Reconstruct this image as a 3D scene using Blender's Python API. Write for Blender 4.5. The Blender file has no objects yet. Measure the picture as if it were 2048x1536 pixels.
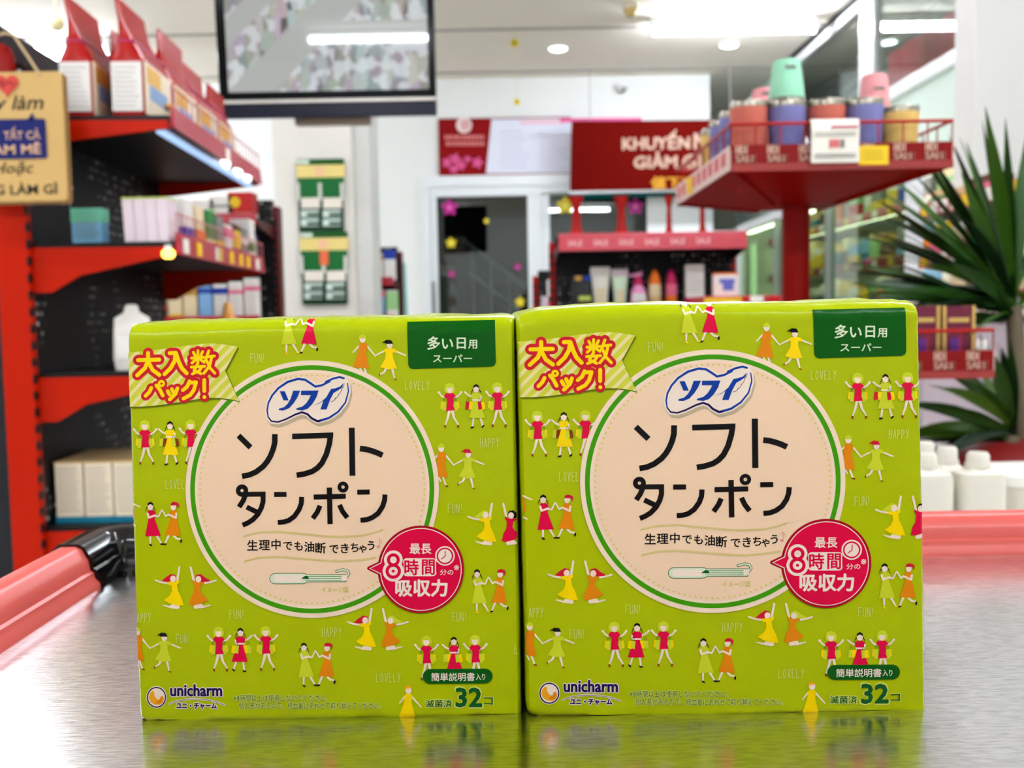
import bpy, bmesh, math, random
from mathutils import Vector, Matrix, noise
from mathutils.geometry import tessellate_polygon

# ------------------------------------------------------------------ camera, world, exposure
SC = bpy.context.scene
COL = SC.collection
F_PX = 2000.0
PITCH = math.atan(138 / F_PX)
ROLL = 0.018
CAM = Vector((0, 0, 0.938))
FWD = Vector((0, math.cos(PITCH), -math.sin(PITCH)))
R0 = Vector((1, 0, 0))
U0 = Vector((0, math.sin(PITCH), math.cos(PITCH)))
RIGHT = R0 * math.cos(ROLL) - U0 * math.sin(ROLL)
UP = U0 * math.cos(ROLL) + R0 * math.sin(ROLL)

cam_data = bpy.data.cameras.new('camera')
cam_data.sensor_width = 36
cam_data.lens = 36 * F_PX / 2048
cam_data.clip_start = 0.01
cam_data.dof.use_dof = True
cam_data.dof.focus_distance = 0.345
cam_data.dof.aperture_fstop = 18
cam_ob = bpy.data.objects.new('camera', cam_data)
m = Matrix((RIGHT, UP, -FWD)).transposed().to_4x4()
m.translation = CAM
cam_ob.matrix_world = m
COL.objects.link(cam_ob)
SC.camera = cam_ob

W = bpy.data.worlds.new('world')
SC.world = W
W.use_nodes = True
W.node_tree.nodes['Background'].inputs[0].default_value = (0.004, 0.0045, 0.006, 1)
W.node_tree.nodes['Background'].inputs[1].default_value = 1.0
SC.view_settings.view_transform = 'Standard'
SC.view_settings.look = 'None'
SC.view_settings.gamma = 1
SC.view_settings.use_curve_mapping = False
SC.view_settings.exposure = 2.45
TUBE_POWER = 22.5
SC.cycles.max_bounces = 7
SC.cycles.diffuse_bounces = 4
SC.cycles.glossy_bounces = 4
SC.cycles.transparent_max_bounces = 8
SC.cycles.caustics_reflective = False
SC.cycles.caustics_refractive = False


def at(x, y, Y):
    """the point seen at photo pixel (x, y) on the plane at depth Y"""
    d = FWD + RIGHT * ((x - 1024) / F_PX) + UP * ((768 - y) / F_PX)
    return CAM + d * (Y / d.y)


def atz(x, y, Z):
    d = FWD + RIGHT * ((x - 1024) / F_PX) + UP * ((768 - y) / F_PX)
    return CAM + d * ((Z - CAM.z) / d.z)


# ------------------------------------------------------------------ materials
def lin(c):
    c = c / 255.0
    return c / 12.92 if c <= 0.04045 else ((c + 0.055) / 1.055) ** 2.4


def rgb(c):
    return (lin(c[0]), lin(c[1]), lin(c[2]), 1)


MATS = {}


def mat(name, c, rough=0.5, metal=0.0, var=0.06, scale=30, bump=0.0, bscale=200, spec=0.3, emit=0.0, coat=0.0):
    if name in MATS:
        return MATS[name]
    mt = bpy.data.materials.new(name)
    mt.use_nodes = True
    nt = mt.node_tree
    b = nt.nodes['Principled BSDF']
    col = rgb(c)
    b.inputs['Base Color'].default_value = col
    b.inputs['Roughness'].default_value = rough
    b.inputs['Metallic'].default_value = metal
    b.inputs['Specular IOR Level'].default_value = spec
    if coat:
        b.inputs['Coat Weight'].default_value = coat
        b.inputs['Coat Roughness'].default_value = 0.08
    if emit:
        b.inputs['Emission Color'].default_value = col
        b.inputs['Emission Strength'].default_value = emit
    tc = nt.nodes.new('ShaderNodeTexCoord')
    if var:
        n = nt.nodes.new('ShaderNodeTexNoise')
        n.inputs['Scale'].default_value = scale
        n.inputs['Detail'].default_value = 3
        nt.links.new(tc.outputs['Object'], n.inputs['Vector'])
        mp = nt.nodes.new('ShaderNodeMapRange')
        mp.inputs['To Min'].default_value = 1 - var
        mp.inputs['To Max'].default_value = 1 + var
        nt.links.new(n.outputs['Fac'], mp.inputs['Value'])
        mx = nt.nodes.new('ShaderNodeVectorMath')
        mx.operation = 'SCALE'
        mx.inputs[0].default_value = col[:3]
        nt.links.new(mp.outputs['Result'], mx.inputs['Scale'])
        nt.links.new(mx.outputs['Vector'], b.inputs['Base Color'])
    if bump:
        n2 = nt.nodes.new('ShaderNodeTexNoise')
        n2.inputs['Scale'].default_value = bscale
        n2.inputs['Detail'].default_value = 4
        nt.links.new(tc.outputs['Object'], n2.inputs['Vector'])
        bp = nt.nodes.new('ShaderNodeBump')
        bp.inputs['Strength'].default_value = bump
        bp.inputs['Distance'].default_value = 0.002
        nt.links.new(n2.outputs['Fac'], bp.inputs['Height'])
        nt.links.new(bp.outputs['Normal'], b.inputs['Normal'])
    MATS[name] = mt
    return mt


def glow(name, c, strength):
    if name in MATS:
        return MATS[name]
    mt = bpy.data.materials.new(name)
    mt.use_nodes = True
    nt = mt.node_tree
    b = nt.nodes['Principled BSDF']
    b.inputs['Base Color'].default_value = rgb(c)
    b.inputs['Emission Color'].default_value = rgb(c)
    b.inputs['Emission Strength'].default_value = strength
    MATS[name] = mt
    return mt


def glass_mat(name, tint=(235, 245, 240), base=0.07):
    """thin pane: see-through with a mirror sheen that grows at a slant"""
    if name in MATS:
        return MATS[name]
    mt = bpy.data.materials.new(name)
    mt.use_nodes = True
    nt = mt.node_tree
    out = nt.nodes['Material Output']
    nt.nodes.remove(nt.nodes['Principled BSDF'])
    tr = nt.nodes.new('ShaderNodeBsdfTransparent')
    tr.inputs[0].default_value = rgb(tint)
    gl = nt.nodes.new('ShaderNodeBsdfGlossy')
    gl.inputs['Roughness'].default_value = 0.01
    lw = nt.nodes.new('ShaderNodeLayerWeight')      # facing: 0 straight on, 1 edge on, same from both sides
    lw.inputs[0].default_value = 0.5
    f5 = math_node(nt, 'POWER', lw.outputs['Facing'], 5.0)
    ad = math_node(nt, 'ADD', math_node(nt, 'MULTIPLY', f5, 1 - base), base)
    mx = nt.nodes.new('ShaderNodeMixShader')
    nt.links.new(ad, mx.inputs[0])
    nt.links.new(tr.outputs[0], mx.inputs[1])
    nt.links.new(gl.outputs[0], mx.inputs[2])
    nt.links.new(mx.outputs[0], out.inputs[0])
    MATS[name] = mt
    return mt


def N(nt, kind, **kw):
    n = nt.nodes.new(kind)
    for k, v in kw.items():
        if k == 'op':
            n.operation = v
        else:
            n.inputs[k].default_value = v
    return n


def math_node(nt, op, a, b=None):
    n = nt.nodes.new('ShaderNodeMath')
    n.operation = op
    for i, v in enumerate((a, b)):
        if v is None:
            continue
        if isinstance(v, (int, float)):
            n.inputs[i].default_value = v
        else:
            nt.links.new(v, n.inputs[i])
    return n.outputs[0]


def peg_mat():
    """black pegboard: rows of small punched holes, some showing the pale goods behind"""
    mt = bpy.data.materials.new('pegboard_black')
    mt.use_nodes = True
    nt = mt.node_tree
    b = nt.nodes['Principled BSDF']
    b.inputs['Roughness'].default_value = 0.45
    b.inputs['Specular IOR Level'].default_value = 0.2
    tc = nt.nodes.new('ShaderNodeTexCoord')
    sp = nt.nodes.new('ShaderNodeSeparateXYZ')
    nt.links.new(tc.outputs['Object'], sp.inputs[0])
    al = math_node(nt, 'ADD', sp.outputs['Y'], sp.outputs['X'])
    u = math_node(nt, 'DIVIDE', al, 0.025)
    v = math_node(nt, 'DIVIDE', sp.outputs['Z'], 0.025)
    fu = math_node(nt, 'SUBTRACT', math_node(nt, 'FRACT', u), 0.5)
    fv = math_node(nt, 'SUBTRACT', math_node(nt, 'FRACT', v), 0.5)
    cu = math_node(nt, 'FLOOR', u)
    cv = math_node(nt, 'FLOOR', v)
    cmb = nt.nodes.new('ShaderNodeCombineXYZ')
    nt.links.new(cu, cmb.inputs[0])
    nt.links.new(cv, cmb.inputs[1])
    wn = nt.nodes.new('ShaderNodeTexWhiteNoise')
    nt.links.new(cmb.outputs[0], wn.inputs['Vector'])
    d2 = math_node(nt, 'ADD', math_node(nt, 'MULTIPLY', fu, fu), math_node(nt, 'MULTIPLY', fv, fv))
    hole = math_node(nt, 'LESS_THAN', d2, 0.045)
    nz = N(nt, 'ShaderNodeTexNoise', Scale=2.2)
    nt.links.new(tc.outputs['Object'], nz.inputs['Vector'])
    zone = math_node(nt, 'GREATER_THAN', nz.outputs['Fac'], 0.46)
    bright = math_node(nt, 'MULTIPLY', math_node(nt, 'POWER', wn.outputs['Value'], 3.0), zone)
    rp = nt.nodes.new('ShaderNodeMix')
    rp.data_type = 'RGBA'
    rp.inputs[6].default_value = (0.002, 0.002, 0.002, 1)
    rp.inputs[7].default_value = (0.85, 0.83, 0.82, 1)
    nt.links.new(bright, rp.inputs[0])
    mx = nt.nodes.new('ShaderNodeMix')
    mx.data_type = 'RGBA'
    mx.inputs[6].default_value = (0.0035, 0.0035, 0.004, 1)
    nt.links.new(hole, mx.inputs[0])
    nt.links.new(rp.outputs[2], mx.inputs[7])
    nt.links.new(mx.outputs[2], b.inputs['Base Color'])
    return mt


def steel_mat():
    mt = bpy.data.materials.new('scratched_steel')
    mt.use_nodes = True
    nt = mt.node_tree
    b = nt.nodes['Principled BSDF']
    b.inputs['Metallic'].default_value = 1.0
    tc = nt.nodes.new('ShaderNodeTexCoord')
    mp = nt.nodes.new('ShaderNodeMapping')
    mp.inputs['Scale'].default_value = (150, 800, 1)
    mp.inputs['Rotation'].default_value = (0, 0, 0.12)
    nt.links.new(tc.outputs['Object'], mp.inputs[0])
    n1 = N(nt, 'ShaderNodeTexNoise', Scale=1.0, Detail=6.0)
    nt.links.new(mp.outputs[0], n1.inputs['Vector'])
    mp2 = nt.nodes.new('ShaderNodeMapping')
    mp2.inputs['Scale'].default_value = (700, 40, 1)
    mp2.inputs['Rotation'].default_value = (0, 0, -0.5)
    nt.links.new(tc.outputs['Object'], mp2.inputs[0])
    n2 = N(nt, 'ShaderNodeTexNoise', Scale=1.0, Detail=4.0)
    nt.links.new(mp2.outputs[0], n2.inputs['Vector'])
    n3 = N(nt, 'ShaderNodeTexNoise', Scale=9.0, Detail=3.0)
    nt.links.new(tc.outputs['Object'], n3.inputs['Vector'])
    r = nt.nodes.new('ShaderNodeMapRange')
    r.inputs['To Min'].default_value = 0.13
    r.inputs['To Max'].default_value = 0.27
    nt.links.new(n3.outputs['Fac'], r.inputs['Value'])
    nt.links.new(r.outputs['Result'], b.inputs['Roughness'])
    c = nt.nodes.new('ShaderNodeValToRGB')
    c.color_ramp.elements[0].color = (0.54, 0.54, 0.55, 1)
    c.color_ramp.elements[1].color = (0.80, 0.80, 0.80, 1)
    c.color_ramp.elements[0].position = 0.3
    c.color_ramp.elements[1].position = 0.6
    nt.links.new(n1.outputs['Fac'], c.inputs[0])
    nt.links.new(c.outputs[0], b.inputs['Base Color'])
    ad = math_node(nt, 'ADD', n1.outputs['Fac'], math_node(nt, 'MULTIPLY', n2.outputs['Fac'], 0.6))
    bp = N(nt, 'ShaderNodeBump', Strength=0.22, Distance=0.0003)
    nt.links.new(ad, bp.inputs['Height'])
    nt.links.new(bp.outputs['Normal'], b.inputs['Normal'])
    return mt


def film_mat(name, c, rough=0.22):
    """glossy printed plastic film with slack wrinkles in its relief"""
    if name in MATS:
        return MATS[name]
    mt = bpy.data.materials.new(name)
    mt.use_nodes = True
    nt = mt.node_tree
    b = nt.nodes['Principled BSDF']
    b.inputs['Base Color'].default_value = rgb(c)
    b.inputs['Roughness'].default_value = rough
    b.inputs['Specular IOR Level'].default_value = 0.12
    g = nt.nodes.new('ShaderNodeNewGeometry')
    mp = nt.nodes.new('ShaderNodeMapping')
    mp.inputs['Scale'].default_value = (22, 22, 55)
    nt.links.new(g.outputs['Position'], mp.inputs[0])
    n1 = N(nt, 'ShaderNodeTexNoise', Scale=1.0, Detail=3.0)
    nt.links.new(mp.outputs[0], n1.inputs['Vector'])
    bp = N(nt, 'ShaderNodeBump', Strength=0.25, Distance=0.0012)
    nt.links.new(n1.outputs['Fac'], bp.inputs['Height'])
    nt.links.new(bp.outputs['Normal'], b.inputs['Normal'])
    MATS[name] = mt
    return mt


# ------------------------------------------------------------------ mesh helpers
class MB:
    def __init__(s):
        s.v, s.f, s.m = [], [], []

    def add(s, vs, fs, mi=0):
        o = len(s.v)
        s.v += [Vector(v) for v in vs]
        s.f += [tuple(i + o for i in f) for f in fs]
        s.m += [mi] * len(fs)
        return s

    def box(s, x0, x1, y0, y1, z0, z1, mi=0, mt=None):
        vs = [Vector((x, y, z)) for z in (z0, z1) for y in (y0, y1) for x in (x0, x1)]
        if mt:
            vs = [mt @ v for v in vs]
        return s.add(vs, [(0, 2, 3, 1), (4, 5, 7, 6), (0, 1, 5, 4), (2, 6, 7, 3), (0, 4, 6, 2), (1, 3, 7, 5)], mi)

    def prism(s, poly, a, b, axis='y', mi=0):
        """polygon swept from a to b; axis y: poly=(x,z); axis x: poly=(y,z); axis z: poly=(x,y)"""
        def P(p, t):
            return (p[0], t, p[1]) if axis == 'y' else ((t, p[0], p[1]) if axis == 'x' else (p[0], p[1], t))
        n = len(poly)
        vs = [P(p, a) for p in poly] + [P(p, b) for p in poly]
        tris = tessellate_polygon([[Vector((p[0], p[1], 0)) for p in poly]])
        fs = [tuple(t) for t in tris] + [tuple(i + n for i in reversed(t)) for t in tris]
        fs += [(i, (i + 1) % n, n + (i + 1) % n, n + i) for i in range(n)]
        return s.add(vs, fs, mi)

    def loft(s, secs, n=20, mi=0, c=(0, 0, 0), p=2.0, cap=True):
        """sections (z, rx, ry[, dx, dy]) as superellipses stacked along z"""
        vs = []
        for sec in secs:
            z, rx, ry = sec[:3]
            dx, dy = (sec[3], sec[4]) if len(sec) > 3 else (0, 0)
            for k in range(n):
                a = 2 * math.pi * k / n
                ca, sa = math.cos(a), math.sin(a)
                e = 2.0 / p
                vs.append((c[0] + dx + rx * math.copysign(abs(ca) ** e, ca), c[1] + dy + ry * math.copysign(abs(sa) ** e, sa), c[2] + z))
        fs = []
        for i in range(len(secs) - 1):
            for k in range(n):
                fs.append((i * n + k, i * n + (k + 1) % n, (i + 1) * n + (k + 1) % n, (i + 1) * n + k))
        if cap:
            fs.append(tuple(reversed(range(n))))
            fs.append(tuple(range((len(secs) - 1) * n, len(secs) * n)))
        return s.add(vs, fs, mi)

    def tube(s, pts, r, n=8, mi=0):
        pts = [Vector(p) for p in pts]
        rs = r if isinstance(r, (list, tuple)) else [r] * len(pts)
        vs = []
        for i, p in enumerate(pts):
            t = (pts[min(i + 1, len(pts) - 1)] - pts[max(i - 1, 0)]).normalized()
            a = t.cross(Vector((0, 0, 1)))
            if a.length < 0.05:
                a = t.cross(Vector((0, 1, 0)))
            a.normalize()
            b = t.cross(a)
            for k in range(n):
                th = 2 * math.pi * k / n
                vs.append(p + (a * math.cos(th) + b * math.sin(th)) * rs[i])
        fs = []
        for i in range(len(pts) - 1):
            for k in range(n):
                fs.append((i * n + k, i * n + (k + 1) % n, (i + 1) * n + (k + 1) % n, (i + 1) * n + k))
        fs.append(tuple(reversed(range(n))))
        fs.append(tuple(range((len(pts) - 1) * n, len(pts) * n)))
        return s.add(vs, fs, mi)

    def build(s, name, mats, parent=None, smooth=False, bevel=0, loc=None, rz=0):
        me = bpy.data.meshes.new(name)
        me.from_pydata([tuple(v) for v in s.v], [], s.f)
        if not isinstance(mats, (list, tuple)):
            mats = [mats]
        for mt in mats:
            me.materials.append(mt)
        if len(mats) > 1:
            me.polygons.foreach_set('material_index', s.m)
        bm = bmesh.new()
        bm.from_mesh(me)
        bmesh.ops.recalc_face_normals(bm, faces=bm.faces)
        if bevel:
            bmesh.ops.bevel(bm, geom=[e for e in bm.edges if e.calc_face_angle(0) > 0.6], offset=bevel, segments=2, profile=0.5, affect='EDGES', clamp_overlap=True)
        bm.to_mesh(me)
        bm.free()
        if smooth:
            for p in me.polygons:
                p.use_smooth = True
            try:
                me.set_sharp_from_angle(angle=math.radians(40))
            except Exception:
                pass
        o = bpy.data.objects.new(name, me)
        COL.objects.link(o)
        if parent:
            o.parent = parent
        if loc is not None:
            o.location = loc
        if rz:
            o.rotation_euler = (0, 0, rz)
        return o


def tag(o, label, cat, group=None):
    o['label'] = label
    o['category'] = cat
    if group:
        o['group'] = group
    return o


def struct(o, label=None, cat=None):
    o['kind'] = 'structure'
    if label:
        o['label'] = label
    if cat:
        o['category'] = cat
    return o


def thing(name, label, cat, loc=(0, 0, 0), rz=0, group=None):
    o = bpy.data.objects.new(name, None)
    o.empty_display_size = 0.02
    COL.objects.link(o)
    o.location = loc
    o.rotation_euler = (0, 0, rz)
    return tag(o, label, cat, group)


def copy_tree(o, parent=None):
    c = o.copy()
    COL.objects.link(c)
    c.parent = parent
    for ch in list(o.children):
        copy_tree(ch, c)
    return c


_glyphs = {}


def glyphs(body, offset=0.0, shear=0.0, spacing=1.0):
    """outline text as flat polygons: ([(x, y)], [faces])"""
    k = (body, offset, shear, spacing)
    if k not in _glyphs:
        c = bpy.data.curves.new('lettering', 'FONT')
        c.body = body
        c.size = 1
        c.offset = offset
        c.shear = shear
        c.space_character = spacing
        c.resolution_u = 2
        o = bpy.data.objects.new('lettering', c)
        COL.objects.link(o)
        dg = bpy.context.evaluated_depsgraph_get()
        me = bpy.data.meshes.new_from_object(o.evaluated_get(dg))
        vs = [(v.co.x, v.co.y) for v in me.vertices]
        fs = [tuple(p.vertices) for p in me.polygons]
        bpy.data.meshes.remove(me)
        bpy.data.objects.remove(o)
        bpy.data.curves.remove(c)
        _glyphs[k] = (vs, fs)
    return _glyphs[k]


def fit_text(body, x0, y0, x1, y1, offset=0.0, shear=0.0):
    """text scaled to fill the box; y up"""
    vs, fs = glyphs(body, offset, shear)
    ax, bx = min(v[0] for v in vs), max(v[0] for v in vs)
    ay, by = min(v[1] for v in vs), max(v[1] for v in vs)
    return [(x0 + (v[0] - ax) / (bx - ax) * (x1 - x0), y0 + (v[1] - ay) / (by - ay) * (y1 - y0)) for v in vs], fs


def text_obj(name, body, x0, z0, x1, z1, y, mt, parent, offset=0.0, shear=0.0, face='-y'):
    """lettering standing on a vertical face; x runs along it, z up, facing the viewer"""
    vs, fs = fit_text(body, x0, z0, x1, z1, offset, shear)
    mb = MB()
    mb.add([(v[0], y, v[1]) if face == '-y' else (y, v[0], v[1]) for v in vs], fs)
    return mb.build(name, mt, parent)


def disc(cx, cy, rx, ry=None, n=24, a0=0, a1=2 * math.pi):
    ry = rx if ry is None else ry
    return [(cx + rx * math.cos(a0 + (a1 - a0) * i / n), cy + ry * math.sin(a0 + (a1 - a0) * i / n)) for i in range(n)]

# ------------------------------------------------------------------ the shop: shell
CEIL = 3.05
XL, XR, YB, YF = -4.6, 2.4, -3.6, 9.1
WALLW = mat('white_wall_paint', (236, 236, 232), 0.7, var=0.02, scale=2)
CEILM = mat('ceiling_board', (242, 232, 218), 0.8, var=0.02, scale=3)
CREAM = mat('cream_pillar_paint', (226, 220, 210), 0.65, var=0.02, scale=3)
MINTW = mat('pale_mint_paint', (214, 228, 220), 0.7, var=0.02, scale=2)
WFRAME = mat('white_aluminium', (232, 234, 236), 0.3, var=0.02)
GREYD = mat('dark_grey_gap', (28, 28, 28), 0.6)
PANE = glass_mat('door_glass', (214, 224, 220), 0.06)


def floor_mat():
    mt = bpy.data.materials.new('pale_floor_tile')
    mt.use_nodes = True
    nt = mt.node_tree
    b = nt.nodes['Principled BSDF']
    b.inputs['Roughness'].default_value = 0.2
    tc = nt.nodes.new('ShaderNodeTexCoord')
    br = nt.nodes.new('ShaderNodeTexBrick')
    br.offset = 0
    br.inputs['Color1'].default_value = (0.62, 0.60, 0.57, 1)
    br.inputs['Color2'].default_value = (0.58, 0.56, 0.53, 1)
    br.inputs['Mortar'].default_value = (0.35, 0.34, 0.33, 1)
    br.inputs['Scale'].default_value = 1.0
    br.inputs['Mortar Size'].default_value = 0.004
    br.inputs['Brick Width'].default_value = 0.6
    br.inputs['Row Height'].default_value = 0.6
    nt.links.new(tc.outputs['Object'], br.inputs['Vector'])
    nt.links.new(br.outputs['Color'], b.inputs['Base Color'])
    return mt


struct(MB().box(XL, 3.2, YB, 10.8, -0.05, 0.0).build('floor', floor_mat()))
struct(MB().box(XL, 3.2, YB, 10.8, CEIL, CEIL + 0.06).build('ceiling', CEILM))
struct(MB().box(XL - 0.1, XL, YB, YF + 0.1, 0, CEIL).build('wall_left', WALLW))
struct(MB().box(XL, 3.2, YB - 0.1, YB, 0, CEIL).build('wall_rear', WALLW))
HX0 = at(848, 500, YF).x
HX1 = at(1420, 200, YF).x
HZ = at(960, 374, YF).z
far = MB()
far.box(XL, HX0, YF, YF + 0.12, 0, CEIL)
far.box(HX0, HX1, YF, YF + 0.12, HZ - 0.08, CEIL)
far.box(HX1 - 0.05, HX1, YF + 0.12, 10.8, 0, CEIL)
struct(far.build('wall_far', WALLW))
struct(MB().box(HX1, 3.2, 10.7, 10.8, 0, CEIL).build('wall_corridor', mat('olive_grey_paint', (150, 152, 138), 0.7)))
# ceiling joint
j = at(1000, 58, 7.35)
jy = atz(1000, 58, CEIL).y
for k, yy in enumerate((jy, jy + 1.3, jy - 1.3)):
    struct(MB().box(XL, XR, yy - 0.02, yy + 0.02, CEIL - 0.006, CEIL).build('trim_%d' % (k + 1), mat('ceiling_joint_strip', (160, 154, 146), 0.8)))

# right wall with slanting-in-view clerestory windows
SILL = at(1914, 109, XR * F_PX / (1914 - 1024)).z
WY0, WY1 = 4.05, 8.55
rw = MB()
rw.box(XR, XR + 0.1, WY0 - 0.6, 10.7, 0, SILL - 0.04)
rw.box(XR, XR + 0.1, WY1, 10.7, SILL - 0.04, CEIL)
struct(rw.build('wall_right', MINTW))
struct(MB().box(XR, XR + 0.1, YB, WY0 - 0.6, 0, CEIL).build('wall_right_near', WALLW))
WTOP = CEIL - 0.05
WM = (WY0 + 1.55, )
win = MB()
MUL = [XR * F_PX / (1748 - 1024) * 1.0]
for y0, y1, z0, z1 in ((WY0, WY1, SILL - 0.05, SILL + 0.03), (WY0, WY1, WTOP - 0.07, WTOP), (WY1 - 0.14, WY1, SILL, WTOP), (WY0, WY0 + 0.07, SILL, WTOP), (MUL[0] - 0.05, MUL[0] + 0.22, SILL, WTOP)):
    win.box(XR - (0.035 if z1 - z0 < 0.2 else 0.031), XR + 0.04, y0, y1, z0, z1)
wo = struct(win.build('window_1', WFRAME, bevel=0.004))
MB().box(XR - 0.004, XR + 0.004, WY0, MUL[0], SILL, WTOP).build('pane', glass_mat('window_glass', (226, 236, 230), 0.06), wo)
MB().box(XR - 0.004, XR + 0.004, MUL[0], WY1, SILL, WTOP).build('pane', glass_mat('window_glass'), wo)
struct(MB().box(XR - 0.03, XR + 0.1, WY0, WY1 + 0.1, WTOP, CEIL).build('trim_4', GREYD))
# what is seen through it: slatted grey roller shutter and a maroon curtain
shut = thing('roller_shutter', 'grey slatted roller shutter behind the high side window', 'shutter', (XR + 0.5, 6.5, 0))
SLM = mat('shutter_slat_grey', (168, 172, 166), 0.5)
for k in range(11):
    z = 2.2 + k * 0.085
    MB().box(0, 0.02, -2.6, 2.4, z, z + 0.062).build('slat', SLM, shut, bevel=0.004)
cur = MB()
pts = [(0.02 * math.sin(q * 1.3), q * 0.06) for q in range(26)]
poly = [(x, y) for x, y in pts] + [(x + 0.012, y) for x, y in reversed(pts)]
cur.prism(poly, 2.1, 2.72, 'z')
tag(cur.build('curtain', mat('maroon_cloth', (226, 70, 92), 0.8), loc=(XR + 0.3, 5.75, 0), smooth=True), 'maroon curtain hanging behind the high side window', 'curtain')
struct(MB().box(3.1, 3.2, YB, 10.8, 0, CEIL).build('wall_outer', mat('dim_outer_wall', (120, 122, 118), 0.8)))

# big white column on the right
cx0 = at(1915, 150, 4.0).x
struct(MB().box(cx0, XR + 0.1, 3.85, 4.03, 0, CEIL).build('wall_column_right', mat('warm_white_column', (216, 213, 208), 0.65, var=0.02, scale=2), bevel=0.004))

# pillar behind the television
PY = 5.8
px0, px1, px2 = at(550, 450, PY).x, at(708, 450, PY).x, at(740, 450, PY).x
struct(MB().box(px0, px1, PY, PY + 0.45, 0, CEIL).build('wall_pillar', CREAM, bevel=0.006))
struct(MB().box(px1, px2, PY + 0.06, PY + 0.45, 0, CEIL).build('wall_pillar_side', mat('pillar_side_paint', (218, 216, 210), 0.65), bevel=0.006))

# glass doors in the far wall
def far_x(x):
    return at(x, 500, YF).x


D1 = (far_x(848), far_x(1085))
d1 = MB()
zt = at(960, 352, YF).z
d1.box(far_x(848), far_x(1300), YF - 0.054, YF + 0.02, HZ, zt)
d1.box(far_x(848), far_x(862), YF - 0.05, YF + 0.02, 0, HZ)
d1.box(far_x(862), far_x(876), YF - 0.03, YF + 0.02, 0, HZ)
d1.box(far_x(1056), far_x(1085), YF - 0.03, YF + 0.02, 0, HZ)
zh = min(at(960, 390, YF).z, HZ - 0.085)
d1.box(far_x(862), far_x(1085), YF - 0.034, YF + 0.016, zh, HZ)
d1.box(far_x(862), far_x(1085), YF - 0.034, YF + 0.016, 0, 0.12)
do = struct(d1.build('door_1', WFRAME, bevel=0.003))
MB().box(far_x(876), far_x(1056), YF - 0.004, YF + 0.004, 0.12, zh).build('pane', PANE, do)
h = MB().tube([(far_x(866), YF - 0.06, 0.9), (far_x(866), YF - 0.06, 1.25)], 0.012)
h.build('handle', mat('brushed_handle', (150, 150, 146), 0.3, metal=0.8), do, smooth=True)
d2 = MB()
d2.box(far_x(1085.5), far_x(1100), YF - 0.026, YF + 0.02, 0, zh)
d2.box(far_x(1085), HX1, YF - 0.03, YF + 0.02, zh + 0.02, HZ)
d2.box(HX1 - 0.08, HX1, YF - 0.026, YF + 0.02, 0, HZ)
d2.box(far_x(1085), HX1, YF - 0.03, YF + 0.02, 0, 0.12)
do2 = struct(d2.build('door_2', WFRAME, bevel=0.003))
MB().box(far_x(1100), HX1 - 0.08, YF - 0.004, YF + 0.004, 0.12, zh + 0.02).build('pane', PANE, do2)
MB().box(far_x(1140), far_x(1330), YF - 0.02, YF - 0.006, zh - 0.035, zh + 0.02).build('teal_film_strip', mat('teal_film', (0, 110, 112), 0.4), do2)

# outside at night: dark yard, facing wall and a stair rail
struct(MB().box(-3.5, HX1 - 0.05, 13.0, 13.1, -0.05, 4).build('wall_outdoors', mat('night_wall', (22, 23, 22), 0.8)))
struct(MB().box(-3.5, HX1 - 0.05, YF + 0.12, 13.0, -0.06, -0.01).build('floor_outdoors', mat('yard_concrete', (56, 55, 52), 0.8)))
rail = thing('stair_railing', 'pale metal stair railing slanting down outside the glass door', 'railing', (far_x(1000), 11.0, 0))
RM = mat('rail_grey', (200, 200, 194), 0.4, metal=0.4)


def out_pt(x, y, Y=11.0):
    return at(x, y, Y) - Vector(rail.location)


for a_, b_ in (((925, 480), (1075, 588)), ((990, 530), (1075, 600)), ((940, 545), (1062, 640))):
    MB().tube([out_pt(*a_), out_pt(*b_)], 0.022, 8).build('handrail', RM, rail, smooth=True)
for q in range(4):
    t = q / 3
    p = out_pt(945 + 110 * t, 495 + 80 * t)
    MB().tube([p, (p.x, p.y, 0.0)], 0.013, 8).build('baluster', RM, rail, smooth=True)
grey_block = thing('outdoor_block', 'pale grey locker standing outside behind the glass door', 'block', (far_x(895), 10.4, 0))  # plain pale grey block with a thin front plate
HM = mat('block_grey', (150, 148, 140), 0.6)
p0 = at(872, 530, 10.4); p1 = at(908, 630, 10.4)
MB().box(p0.x - grey_block.location.x, p1.x - grey_block.location.x, 0, 0.4, 0, p0.z).build('body', HM, grey_block, bevel=0.01)
MB().box(p0.x - grey_block.location.x + 0.02, p1.x - grey_block.location.x - 0.02, -0.012, 0, 0.1, p0.z - 0.05).build('door', mat('block_front_grey', (162, 160, 152), 0.6), grey_block, bevel=0.004)

# ------------------------------------------------------------------ lamps
TUBE = glow('tube_light', (232, 241, 252), TUBE_POWER)
BASE = mat('lamp_base_white', (238, 238, 236), 0.4)


def tube_lamp(x, y, label, L=1.22):
    t = thing('ceiling_tube_lamp', label, 'ceiling lamp', (x, y, CEIL), group='ceiling tube lamps')
    MB().box(-L / 2, L / 2, -0.036, 0.036, -0.045, 0).build('base', BASE, t, bevel=0.004)
    # half-round diffuser glowing downwards under the opaque batten
    MB().prism([(0.034 * math.cos(math.pi + math.pi * k / 12), -0.066 + 0.052 * math.sin(math.pi + math.pi * k / 12)) for k in range(13)], -L / 2 + 0.02, L / 2 - 0.02, 'x').build('diffuser', TUBE, t, smooth=True)
    MB().box(-L / 2 + 0.01, L / 2 - 0.01, -0.036, 0.036, -0.0655, -0.045).build('cover', BASE, t)
    for sx in (-1, 1):
        MB().box(sx * L / 2 - 0.02 * (sx > 0), sx * L / 2 + 0.02 * (sx < 0), -0.036, 0.036, -0.12, -0.045).build('end_cap', BASE, t, bevel=0.003)
    return t


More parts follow.
